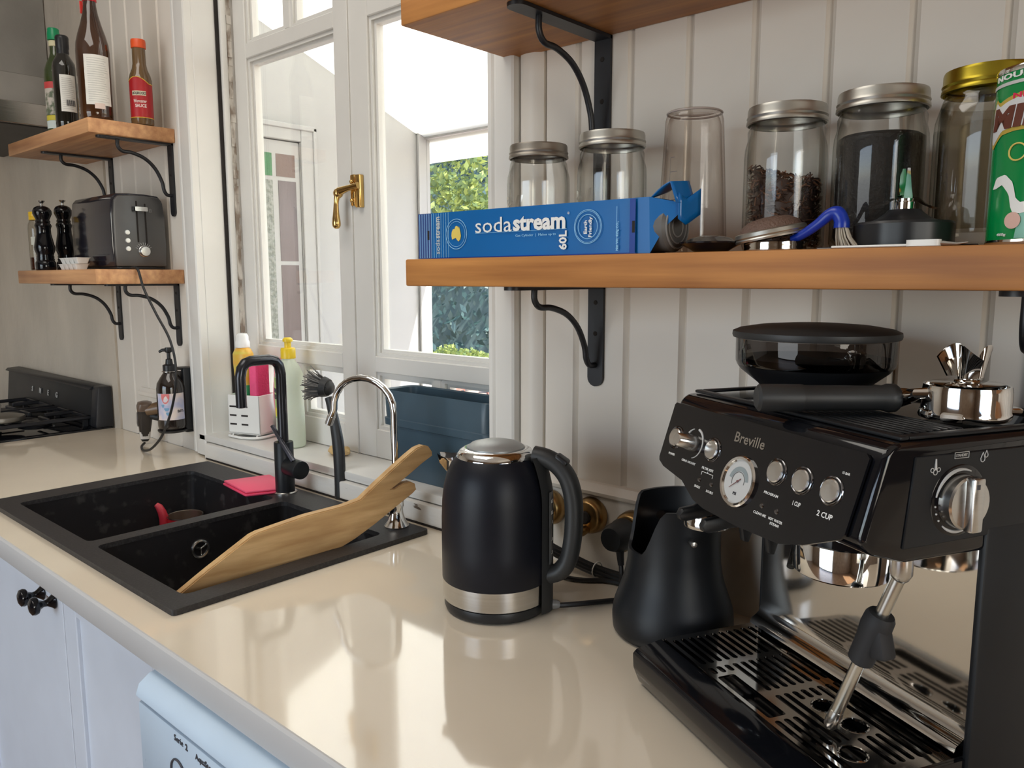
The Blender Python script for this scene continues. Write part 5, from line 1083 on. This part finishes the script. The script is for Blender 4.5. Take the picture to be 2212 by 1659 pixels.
wrap_poly([(a*1.02, z+(.0035 if z > .115 else -.0040)) for a, z in swoosh], mat('tin_gold', (.50, .36, .06), .35), 'gold_swoosh', .0002)
wrap_poly(swoosh, mat('tin_silver', (.66, .66, .66), .4, var=.03), 'silver_swoosh', .0004)
wrap_poly([(-1.4, .1435), (-1.4, .1465), (1.4, .1465), (1.4, .1435)], M_grey_print, 'upper_line', .0003)
wrap_poly([(-.95, .052), (-.85, .062), (-.62, .064), (-.45, .056), (-.38, .042), (-.30, .038), (.8, .044), (.8, .036), (-.30, .028), (-.45, .030), (-.52, .046), (-.68, .055), (-.85, .052)], M_white, 'white_curve', .0004)
wrap_poly([(-.36, .006), (-.30, .028), (.9, .034), (.9, .006)], mat('tin_mint', (.22, .50, .40), .35), 'mint_field', .0003)
TT = lambda a, z: Matrix.Translation((0, 0, z)) @ Matrix.Rotation(fa+a, 4, 'Z')
M_brown = mat('brown_print', (.13, .035, .02), .4)
b = MB(); b.text('MILO', TT(-.25, .1150), w=.0860, h=.0205, wrap=TR, ext=.0010, bold=.05, shear=.12); b.build('brown_lettering', M_brown, wl)
b = MB(); b.text('NESTLÉ', TT(-.18, .1335), w=.040, h=.0062, wrap=TR, ext=.0007, bold=.03); b.build('red_lettering', mat('red_print', (.70, .02, .08), .4), wl)
b = MB(); b.text('NOURISHING', TT(-.20, .1515), w=.088, h=.0052, wrap=TR, ext=.0006, bold=.03); b.text('460g', TT(-.62, .0095), w=.010, h=.0032, wrap=TR, ext=.0006, bold=.02); b.build('white_lettering', M_white, wl)
b = MB(); b.tube([((TR+.0003)*math.sin(fa-.42+.16*math.cos(a)), -(TR+.0003)*math.cos(fa-.42+.16*math.cos(a)), .083+.0075*math.sin(a)) for a in [2*PI*i/26 for i in range(26)]], .0008, 5, closed=True); b.build('badge_ring', mat('badge_gold', (.75, .58, .15), .4), wl)
b = MB(); b.lathe([(0, .0), (.006, 0), (.0075, .0008), (0, .0012)], 20, M=Matrix.Rotation(fa-.40, 4, 'Z') @ Matrix.Translation((0, -TR-.0002, .022)) @ Matrix.Rotation(PI/2, 4, 'X')); b.build('cup_print', mat('pinkish_print', (.70, .45, .38), .5), wl)
# ------------------------------------------------------------------ left of the window: bottles, toaster, stove, hood
BZ = 1.8003
M_bglass = lambda n_, c, r=.06: mat(n_, c, r, var=.1, vscale=6, coat=.5)
def bottle(name, label, cat, x, y, prof, m_, n_=36, z=BZ):
    t = thing(name, label, cat, (x, y, z)); b = MB(); b.lathe(prof, n_); return t, b.build('body', m_, t, ang=50)
vdir = lambda x, y: math.atan2(.1988-x, -( -1.0596-y))                        # turns a label towards the room
def face_lab(par, r, x, y, da, wa, z0, z1, m_, name='label', off=.0005):
    a = vdir(x, y)+da; b = MB(); b.grid(cylpatch(r, a-wa, a+wa, z0, z1, 1, 12, off), 14, 2); return b.build(name, m_, par)
# olive oil
x, y = -2.345, -.165
t, o = bottle('olive_oil_bottle', 'green glass oil bottle with bright green cap, farthest left', 'bottle', x, y, [(0, .001), (.028, .001), (.0315, .004), (.0320, .02), (.0320, .160), (.0305, .180), (.0240, .200), (.0150, .218), (.0125, .228), (.0120, .268)], M_bglass('olive_glass', (.035, .055, .012)))
b = MB(); b.lathe([(.0122, .247), (.0142, .248), (.0142, .262), (.0132, .263)], 24); b.build('neck_band', mat('cream_band', (.66, .62, .40), .5), o)
b = MB(); b.lathe([(.0130, .264), (.0165, .265), (.0168, .280), (.0160, .286), (.0150, .290), (.0155, .294), (.014, .297), (0, .297)], 24); b.build('cap', mat('green_cap', (.0, .26, .10), .3), t)
face_lab(o, .0320, x, y, -.75, .62, .055, .140, mat('picture_label', (.12, .15, .09), .5, col2=(.55, .50, .44), vscale=55, ramp=(.45, .6)), 'picture_label')
face_lab(o, .0320, x, y, -.75, .62, .128, .146, mat('red_label_band', (.60, .06, .06), .5), 'red_band', .0008); face_lab(o, .0320, x, y, -.75, .6, .040, .054, mat('yellow_band', (.62, .52, .05), .5), 'yellow_band'); face_lab(o, .0320, x, y, -.75, .6, .018, .0395, mat('pale_band', (.58, .66, .64), .5), 'pale_band')
# dark bottle
x, y = -2.222, -.188
t, o = bottle('dark_oil_bottle', 'slim dark bottle with black cap and white back label', 'bottle', x, y, [(0, .001), (.026, .001), (.0285, .004), (.0290, .02), (.0290, .165), (.0275, .176), (.0200, .190), (.0150, .200), (.0135, .206), (.0135, .212)], M_bglass('near_black_glass', (.013, .012, .009)))
b = MB(); b.lathe([(.0145, .198), (.0160, .205), (.0150, .212), (.0165, .216), (.0168, .238), (.0172, .241), (.0165, .246), (.014, .249), (0, .249)], 24); b.build('cap', M_black_pl, t)
l_ = face_lab(o, .0290, x, y, .28, .72, .045, .142, M_paper)
def fine_print(par, r, x, y, da, zs, w, m_=None):
    b = MB(); a = vdir(x, y)+da; rp = random.Random(int(abs(x)*1000))
    for z in zs:
        e = a-w+2*w*rp.uniform(.75, 1.0); b.grid(cylpatch(r, a-w, e, z, z+.0011, 1, 8, .0009), 8, 1)
    oo = b.build('fine_print', m_ or M_grey_print, par); oo['kind'] = 'stuff'
fine_print(l_, .0290, x, y, .28, [.052+.005*i for i in range(17)], .55, mat('faint_print', (.48, .47, .45), .6))
b = MB(); a = vdir(x, y)+.42
for i in range(16): b.grid(cylpatch(.0290, a-.42+.052*i, a-.42+.052*i+.014+.018*(i % 3), .060, .076, 1, 2, .0011), 1, 1)
oo = b.build('barcode', M_dark_print, l_); oo['kind'] = 'stuff'
# small bottle with orange label
x, y = -2.305, -.098
t, o = bottle('sauce_bottle', 'pale bottle with orange label half hidden between darker bottles', 'bottle', x, y, [(0, .001), (.022, .001), (.0245, .004), (.0248, .13), (.0225, .155), (.0140, .185), (.0105, .205), (.0105, .225)], mat('pale_bottle', (.50, .50, .42), .2, coat=.4))
b = MB(); b.lathe([(.0115, .205), (.0135, .206), (.0135, .232), (.0120, .234), (0, .234)], 20); b.build('cap', M_black_pl, t)
face_lab(o, .0248, x, y, -.1, 1.2, .05, .105, mat('orange_paper', (.80, .40, .04), .5)); face_lab(o, .0248, x, y, -.1, 1.2, .012, .048, M_paper, 'lower_label')
# tall brown bottle
x, y = -2.046, -.178
t, o = bottle('tall_brown_bottle', 'tall brown bottle with red cap and large white back label', 'bottle', x, y, [(0, .001), (.036, .001), (.0395, .004), (.0405, .02), (.0405, .175), (.0390, .195), (.0335, .218), (.0255, .243), (.0190, .268), (.0155, .290), (.0145, .310), (.0145, .335)], mat('brown_glass', (.030, .012, .006), .05, col2=(.075, .028, .009), vscale=5, coat=.6))
b = MB(); b.lathe([(.0150, .300), (.0168, .301), (.0172, .316), (.0168, .332), (.0172, .345), (.0150, .352), (0, .352)], 26); b.build('cap', mat('red_cap', (.62, .02, .03), .25), t)
b = MB(); b.box(-.0175, -.0150, -.0185, -.0105, .272, .303, .001); b.build('seal_tag', mat('red_tag', (.75, .06, .05), .3), t)
l_ = face_lab(o, .0405, x, y, .22, .80, .038, .162, M_paper); fine_print(l_, .0405, x, y, .22, [.046+.0056*i for i in range(20)], .62, mat('faint_print_two', (.50, .50, .47), .6))
face_lab(o, .0405, x, y, .22, .30, .028, .042, mat('date_sticker', (.72, .58, .52), .5), 'date_sticker', .0012)
# small red labelled sauce
x, y = -2.010, -.075
t, o = bottle('worcester_sauce_bottle', 'small sauce bottle with orange cap and red label by the window', 'bottle', x, y, [(0, .001), (.026, .001), (.0285, .004), (.0285, .118), (.0260, .130), (.0195, .146), (.0170, .160), (.0165, .200)], mat('brown_sauce', (.13, .075, .03), .10, col2=(.17, .10, .045), coat=.5))
b = MB(); b.lathe([(.0166, .199), (.0185, .200), (.0188, .216), (.0178, .2215), (.010, .223), (0, .223)], 26); b.build('cap', mat('orange_cap', (.80, .10, .02), .35), t)
M_redlab = mat('red_label', (.42, .015, .02), .35)
a = vdir(x, y); b = MB(); b.grid(lambda u, v: ((.0285+.0006)*math.sin(a-1.3+2.6*u), -(.0285+.0006)*math.cos(a-1.3+2.6*u), .018+v*(.088+.016*math.sin(PI*min(1, u*1.15+.1))-.0)), 26, 3); l_ = b.build('label', M_redlab, o)
b = MB(); b.tube([((.0285+.0008)*math.sin(a-1.3+2.6*u), -(.0285+.0008)*math.cos(a-1.3+2.6*u), .018+(.088+.016*math.sin(PI*min(1, u*1.15+.1)))) for u in [i/26 for i in range(27)]], .0010, 5)
b.tube([((.0285+.0008)*math.sin(a-1.3+2.6*u), -(.0285+.0008)*math.cos(a-1.3+2.6*u), .018) for u in [i/26 for i in range(27)]], .0010, 5); b.build('gold_line', mat('gold_line', (.80, .50, .06), .4), l_)
b = MB(); TTb = lambda da, z: Matrix.Translation((0, 0, z)) @ Matrix.Rotation(a+da, 4, 'Z')
b.grid(cylpatch(.0285, a-.82, a+.42, .074, .086, 1, 10, .0009), 10, 1); b.build('name_band', mat('cream_print', (.72, .64, .46), .5), l_)
b = MB(); b.text('HOLBROOKS', TTb(-.2, .080), w=.034, h=.0078, wrap=.0290, ext=.0008, bold=.03); b.build('dark_lettering', M_dark_print, l_)
b = MB(); b.text('Worcester', TTb(-.12, .060), w=.033, h=.0085, wrap=.0290, ext=.0007, bold=.02, shear=.15); b.text('SAUCE', TTb(-.08, .048), w=.028, h=.0085, wrap=.0290, ext=.0007, bold=.03); b.build('white_lettering', mat('pink_white', (.80, .66, .62), .5), l_)
# ---- lower shelf
LZ = 1.4173
ts = thing('toaster', 'black two slice toaster with grey end panel and round silver buttons', 'toaster', (-2.165, -.088, LZ))
pro = [(-.071, .008), (-.074, .060), (-.0735, .150), (-.0690, .190), (-.058, .2035), (-.02, .2065), (.02, .2065), (.058, .2035), (.0690, .190), (.0735, .150), (.074, .060), (.071, .008)]
b = MB(); b.prism([(p_, q_) for p_, q_ in pro], 'x', -.160, .118, .004, 2); b.build('shell', mat('toaster_black', (.010, .010, .018), .16, coat=.5, var=.1), ts, ang=25)
b = MB(); b.prism([(p_*.955, .010+(q_-.010)*.972) for p_, q_ in pro], 'x', .1181, .1285, .004, 2); pn = b.build('end_panel', mat('toaster_grey', (.13, .13, .13), .36, metal=.6, var=.05), ts, ang=25)
b = MB(); b.box(-.150, .124, -.066, .066, 0, .0085, .002); b.build('foot', M_black_pl, ts)
TF = frame((.1287, 0, 0), (0, 1, 0), (0, 0, 1))
b = MB()
for yy, z0, z1 in ((-.0075, .074, .186), (.0155, .066, .180)): b.outline([rrect(yy-.0022, yy+.0022, z0, z1, .002)], .0005, M=TF)
b.build('lever_slot', M_gap, pn)
b = MB(); b.outline([rrect(-.0145, .0195, .1585, .1700, .002)], .009, M=TF); b.build('lever', M_steel, pn); b = MB(); b.box(.1288, .134, -.0200, -.0150, .158, .1705, .001); b.build('lever_side', M_black_pl, pn)
for z in (.056, .078, .100):
    b = MB(); b.lathe([(0, .0035), (.0060, .0030), (.0068, .0010), (.0068, 0)], 22, M=TF @ Matrix.Translation((-.036, z, 0))); b.build('button', mat('silver_button', (.80, .80, .78), .3, metal=.5), pn)
b = MB(); b.lathe([(0, .0130), (.0125, .0125), (.0135, .0110), (.0140, .004), (.0155, .003), (.0160, 0)], 32, M=TF @ Matrix.Translation((.006, .050, 0))); b.build('browning_dial', M_button, pn)
b = MB()
for i in range(9): b.box(-.0005, .0005, -.003, .003, 0, .0006, M=TF @ Matrix.Translation((.006+.021*math.cos(.5+.28*i), .050+.021*math.sin(.5+.28*i), 0)) @ Matrix.Rotation(.28*i-1, 4, 'Z'))
b.tube([TF @ Vector((p_, q_, .0003)) for p_, q_ in ((.028, .166), (.032, .166), (.032, .157), (.028, .157))], .0004, 4, closed=True); b.build('print_marks', M_grey_print, pn)
b = MB(); b.box(-.06, .075, -.038, -.012, .2045, .2070); b.box(-.06, .075, .012, .038, .2045, .2070); b.build('bread_slot', M_gap, ts)
def mill(x, y, h, label):
    t = thing('pepper_mill', label, 'pepper mill', (x, y, LZ), 0, 'tall black pepper mills'); k_ = h/.205
    b = MB(); b.lathe([(0, 0), (.026, 0), (.0275, .003), (.0275, .024), (.0250, .028), (.0235, .030), (.0245, .034), (.0230, .038), (.0240, .042), (.0225, .046), (.0240, .052), (.0275, .062), (.0280, .072), (.0245, .090), (.0205, .112), (.0200, .128), (.0230, .138), (.0215, .142), (.0195, .146), (0, .146)][:] if k_ == 1 else [(r_, z_*k_) for r_, z_ in [(0, 0), (.026, 0), (.0275, .003), (.0275, .024), (.0250, .028), (.0235, .030), (.0245, .034), (.0230, .038), (.0240, .042), (.0225, .046), (.0240, .052), (.0275, .062), (.0280, .072), (.0245, .090), (.0205, .112), (.0200, .128), (.0230, .138), (.0215, .142), (.0195, .146), (0, .146)]], 32); b.build('body', M_black_gl, t)
    b = MB(); b.lathe([(0, .1462*k_), (.0185, .1462*k_), (.0205, .150*k_), (.0180, .156*k_), (.0215, .164*k_), (.0255, .174*k_), (.0250, .184*k_), (.0200, .193*k_), (.0110, .198*k_), (0, .199*k_)], 32); b.build('head', M_black_gl, t)
    b = MB(); b.lathe([(0, .199*k_), (.0045, .199*k_), (.0040, .206*k_), (.0085, .211*k_), (.0100, .214*k_), (0, .214*k_)], 18); b.build('nut', M_steel, t)
mill(-2.440, -.200, .196, 'shorter black turned pepper mill, left of the pair'); mill(-2.480, -.128, .205, 'taller black turned pepper mill, nearest the toaster')
t = thing('yellow_cap_bottle', 'clear bottle of dark syrup with yellow cap beside the mills', 'bottle', (-2.540, -.185, LZ))
b = MB(); b.lathe([(0, .001), (.0225, .001), (.0250, .004), (.0250, .125), (.0235, .140), (.0200, .150), (.0185, .155)], 28); g = b.build('body', M_clearpl, t)
b = MB(); b.lathe([(0, .003), (.021, .003), (.0235, .006), (.0235, .040), (0, .040)], 26); b.build('syrup', mat('dark_syrup', (.05, .012, .006), .15), t)
b = MB(); b.lathe([(.0190, .153), (.0205, .154), (.0205, .160), (.0195, .162), (.0205, .164), (.0205, .176), (.0190, .178), (0, .178)], 26); b.build('cap', mat('golden_cap', (.75, .47, .02), .35), t)
face_lab(g, .0250, -2.54, -.185, .1, .9, .078, .102, mat('clear_label', (.55, .55, .48), .5))
t = thing('black_tin_box', 'small plain black box standing behind the toaster end', 'box', (-2.375, -.070, LZ)); b = MB(); b.box(-.032, .032, -.03, .03, 0, .118, .003, 2); b.box(-.033, .033, -.031, .031, .1185, .130, .003, 2); b.build('body', M_black_pl, t)
def tray(z, dx, label):
    t = thing('white_tray', label, 'tray', (-2.200+dx, -.205, LZ+z), .0, 'stacked white compartment trays'); b = MB()
    for i in range(4):
        x0 = -.068+.032*i; prf = rl(.0105, .010, .002, 0); 
        vs, fs = ringbox([[(x+x0+.016, y, zz) for x, y, zz in l] for l in (rl(.0105, .0130, .003, 0), rl(.0150, .0175, .003, .0145), rl(.0162, .0195, .003, .0150), rl(.0162, .0195, .003, .0160), rl(.0148, .0172, .003, .0158), rl(.0100, .0125, .003, .0012))]); b.add(vs, fs)
    b.build('compartments', M_white_pl, t, ang=25); return t
tray(0.0002, -.004, 'white compartment tray, lower of the two in front of toaster'); tray(.0166, .006, 'white compartment tray, upper of the two in front of toaster')
# toaster cord: over the shelf edge, down the wall, up to the plug
cable('power_cable', 'thin black toaster cord looping down from shelf to the wall plug', [(-2.030, -.120, 1.4212), (-2.005, -.128, 1.4215), (-1.970, -.130, 1.415), (-1.953, -.125, 1.365), (-1.905, -.118, 1.30), (-1.845, -.112, 1.23), (-1.822, -.112, 1.15), (-1.845, -.116, 1.06), (-1.900, -.122, .975), (-1.975, -.122, .925), (-2.060, -.108, .905), (-2.120, -.088, .9045), (-2.150, -.066, .9075)], .0034)
# ---- brown adaptor plugs hanging from a wall socket
t = thing('wall_socket', 'brown round wall socket low on boards behind the hanging adaptor', 'socket', (-2.060, -.0002, 1.010)); F_ = frame((0, 0, 0), (1, 0, 0), (0, 0, 1))
b = MB(); b.lathe([(0, 0), (.027, 0), (.029, .004), (.028, .016), (.022, .024), (0, .025)], 28, M=F_); b.build('cover', mat('bakelite', (.16, .085, .040), .25, var=.2), t)
t = thing('plug_adaptor', 'chunky black and brown plug adaptor drooping from the wall socket', 'adaptor', (-2.145, -.062, 1.0)); Ra = Matrix.Rotation(.10, 4, 'Y') @ Matrix.Rotation(-.35, 4, 'Z')
def sec(w, d, r, z, ox=0.0): return [(x_+ox, y_, z) for x_, y_ in rrect(-w, w, -d, d, r, 4)]
vs, fs = ringbox([sec(.016, .012, .006, -.082, -.012), sec(.020, .015, .007, -.060, -.010), sec(.0245, .018, .008, -.030, -.003), sec(.0265, .020, .009, .0, .003), sec(.026, .0195, .010, .014, .008), sec(.020, .015, .009, .024, .011)])
b = MB(); b.add(vs, fs, M=Ra); bo_ = b.build('body', mat('smoky_plastic', (.030, .024, .021), .28, var=.2), t)
b = MB()
for i in range(4): b.box(-.016+.0105*i, -.0125+.0105*i, -.0212, -.018, -.038, -.002, .001, M=Ra)
o_ = b.build('ridges', mat('ridge_grey', (.09, .08, .075), .3), bo_); o_['kind'] = 'stuff'
vs, fs = ringbox([sec(.028, .0215, .011, .010, .008), sec(.0285, .022, .012, .020, .011), sec(.024, .019, .012, .032, .014), sec(.012, .010, .008, .037, .016)])
b = MB(); b.add(vs, fs, M=Ra); b.build('brown_collar', mat('brown_plastic', (.12, .080, .058), .3, var=.1), t)
b = MB(); b.tube([Ra @ Vector((.024, .004, .012)), Vector((.048, .022, .016)), Vector((.068, .034, .012))], [.016, .019, .0195], 18); b.build('brown_neck', mat('brown_neck_plastic', (.16, .095, .05), .3, var=.15), t)
b = MB(); b.tube([Vector((.020, .008, -.008)), Vector((.045, .022, -.012)), Vector((.066, .034, -.006))], [.011, .012, .011], 12); b.build('black_neck', M_black_pl, t)
vs, fs = ringbox([sec(.0168, .0128, .006, -.0815, -.0125), sec(.0208, .0158, .007, -.0580, -.0105)]); b = MB(); b.add(vs, fs, M=Ra); b.build('label', mat('white_tag', (.66, .63, .60), .6, col2=(.40, .38, .37), vscale=60, ramp=(.5, .7)), t)
vs, fs = ringbox([sec(.012, .009, .005, -.090, -.013), sec(.0165, .0125, .006, -.0820, -.0125)]); b = MB(); b.add(vs, fs, M=Ra); b.build('base', M_black_pl, t)
# ---- soap pump in its black holder
t = thing('soap_pump', 'amber pump soap bottle with pastel landscape label on black wall holder', 'soap dispenser', (-1.968, -.062, .9735)); x, y = -1.968, -.062
b = MB(); b.lathe([(0, .001), (.033, .001), (.0365, .005), (.0375, .012), (.0375, .115), (.0350, .130), (.0260, .146), (.0175, .158), (.0150, .164), (.0150, .168)], 36); o = b.build('body', M_bglass('amber_dark', (.020, .014, .011)), t)
b = MB(); b.lathe([(.0152, .164), (.0175, .165), (.0175, .180), (.0150, .1815), (.0100, .183), (.0085, .196), (.0050, .198), (.0050, .214), (.0085, .216), (.0100, .220), (.0090, .229), (0, .2295)], 24); b.tube([(0, 0, .222), (-.010, -.012, .222), (-.016, -.019, .217)], [.005, .0045, .0035], 10); b.build('pump', M_black_pl, t)
M_ls = mat('pastel_label', (.42, .44, .62), .5, col2=(.74, .63, .58), vscale=22, ramp=(.40, .58), detail=2)
l_ = face_lab(o, .0375, x, y, -.05, 1.05, .030, .104, M_ls)
a = vdir(x, y)
b = MB(); b.add([((.0375+.0009)*math.sin(a-.42+.30*math.cos(q)), -(.0375+.0009)*math.cos(a-.42+.30*math.cos(q)), .098+.022*min(.25, math.sin(q))) for q in [2*PI*i/26 for i in range(26)]], [tuple(range(26))]); b.build('sun_print', mat('coral_print', (.66, .15, .14), .5), l_)
b = MB()
for da, z, r1_ in ((-.35, .060, .16), (-.28, .048, .12), (-.62, .070, .10)): b.add([((.0375+.0009)*math.sin(a+da+r1_*math.cos(q)*(1+.3*math.sin(3*q))), -(.0375+.0009)*math.cos(a+da+r1_*math.cos(q)*(1+.3*math.sin(3*q))), z+.006*math.sin(q)*(1+.3*math.cos(2*q))) for q in [2*PI*i/20 for i in range(20)]], [tuple(range(20))])
o2 = b.build('blue_print', mat('blue_print', (.16, .34, .52), .5), l_); o2['kind'] = 'stuff'
b = MB(); b.text('am', Matrix.Translation((0, 0, .054)) @ Matrix.Rotation(a+.62, 4, 'Z'), w=.018, h=.0075, wrap=.0378, ext=.0006, bold=.02); b.build('lettering', M_dark_print, l_)
t = thing('soap_holder', 'black wall holder behind the soap pump bottle', 'holder', (-1.950, -.0002, .960))
b = MB(); b.box(-.042, .004, -.034, -.0005, .0, .185, .005, 2); b.build('back_plate', M_black_pl, t)
b = MB(); b.lathe([(0, .006), (.036, .006), (.039, .009), (.0395, .0125), (.0370, .0128), (0, .0128)], 32, c=(-.018, -.062, 0)); b.box(-.034, .004, -.045, -.010, .004, .0095, .002); b.build('base_cup', M_black_pl, t)
b = MB(); b.tube([(-.010, -.033, .176), (-.016, -.045, .176)], .0018, 8); b.tube([(-.018+.019*math.cos(q), -.062+.019*math.sin(q), .176) for q in [2*PI*i/20 for i in range(20)]], .0016, 6, closed=True); b.build('wire_loop', M_steel, t)
# ---- stove
sv = thing('stove', 'black freestanding gas stove with raised back panel left of worktop', 'stove', (-2.97, -.31, 0)); Mv = at(-2.97, -.31, 0)
b = MB(); b.box(-3.42, -2.520, -.60, -.012, .02, .893, .003, M=Mv); b.build('body', M_black_sat, sv, smooth=False)
b = MB(); b.box(-3.424, -2.516, -.605, -.010, .893, .905, .004, 2, M=Mv); b.build('hob', M_black_gl, sv)
b = MB(); b.prism([(-.060, .905), (-.060, .915), (-.048, 1.028), (-.044, 1.036), (-.010, 1.036), (-.010, .905)], 'x', -3.42, -2.520, .003, 2, M=Mv)
bg_ = b.build('back_panel', M_black_sat, sv)
b = MB(); b.prism([(-.064, .905), (-.064, .918), (-.051, 1.032), (-.047, 1.040), (-.008, 1.040), (-.008, .905)], 'x', -2.562, -2.514, .003, 2, M=Mv); b.prism([(-.061, 1.028), (-.052, 1.038), (-.010, 1.040), (-.010, 1.030)], 'x', -3.42, -2.562, .001, 1, M=Mv); b.build('panel_end', M_black_iron, sv)
b = MB()
for i, ch in enumerate('SMEG'): b.text(ch, Mv @ frame((-3.130+.083*i, -.0555, .980), (1, 0, 0), (0, .1056, .9944)), h=.020, ext=.0008, bold=.02)
b.build('lettering', M_grey_print, bg_)
for i, (xc, yc) in enumerate(((-2.72, -.18), (-2.72, -.43), (-3.05, -.18), (-3.05, -.43))):
    b = MB(); b.lathe([(0, .905), (.048, .905), (.050, .912), (.040, .916), (.038, .922), (.030, .926), (0, .926)], 28, c=(xc, yc, 0), M=Mv); b.build('burner', M_black_iron, sv)
for xc in (-2.72, -3.05):
    b = MB()
    for yy in (-.06, -.305, -.545): b.box(xc-.145, xc+.145, yy-.006, yy+.006, .929, .941, .002, M=Mv)
    for xx in (-.14, .14): b.box(xc+xx-.006, xc+xx+.006, -.55, -.055, .929, .941, .002, M=Mv)
    for yy in (-.18, -.43):
        for dx_ in (-.09, .09): b.box(xc+dx_-.045, xc+dx_+.045, yy-.005, yy+.005, .931, .944, .002, M=Mv)
        for dy_ in (-.075, .075): b.box(xc-.005, xc+.005, yy+dy_-.045, yy+dy_+.045, .931, .944, .002, M=Mv)
    for xx in (-.13, .13):
        for yy in (-.07, -.53): b.box(xc+xx-.007, xc+xx+.007, yy-.007, yy+.007, .905, .930, M=Mv)
    b.build('pan_support', M_black_iron, sv)
t = thing('steel_pan', 'small round steel pan lid lying on the stove grate by worktop', 'pan', (-2.640, -.300, .9445))
b = MB(); b.lathe([(0, .0005), (.058, .0005), (.066, .004), (.068, .014), (.066, .018), (.052, .022), (.03, .024), (0, .0245)], 32); b.build('body', mat('worn_steel', (.20, .19, .17), .4, metal=.8, var=.2), t)
b = MB(); b.tube([(-.062, .012, .012), (-.12, .03, .020), (-.19, .05, .026)], [.005, .005, .006], 10); b.build('handle', M_grey_metal, t)
# ---- range hood
hd2 = thing('range_hood', 'stainless range hood with flue above the stove, top left corner', 'range hood', (-2.98, -.25, 1.863)); Mh = at(-2.98, -.25, 1.863)
b = MB(); b.box(-3.40, -2.602, -.50, -.006, 1.866, 1.932, .002, M=Mh); b.build('canopy_rim', M_steel, hd2)
b = MB(); b.box(-3.385, -2.617, -.485, -.012, 1.863, 1.8665, M=Mh); b.build('filter_plate', mat('dark_filter', (.06, .055, .05), .5, metal=.5), hd2)
b = MB(); b.prism([(-.498, 1.932), (-.29, 2.02), (-.006, 2.02), (-.006, 1.932)], 'x', -3.39, -2.62, .002, 1, M=Mh); b.box(-3.2, -2.865, -.285, -.006, 2.02, 2.798, .002, M=Mh); b.build('flue', M_grey_metal, hd2)
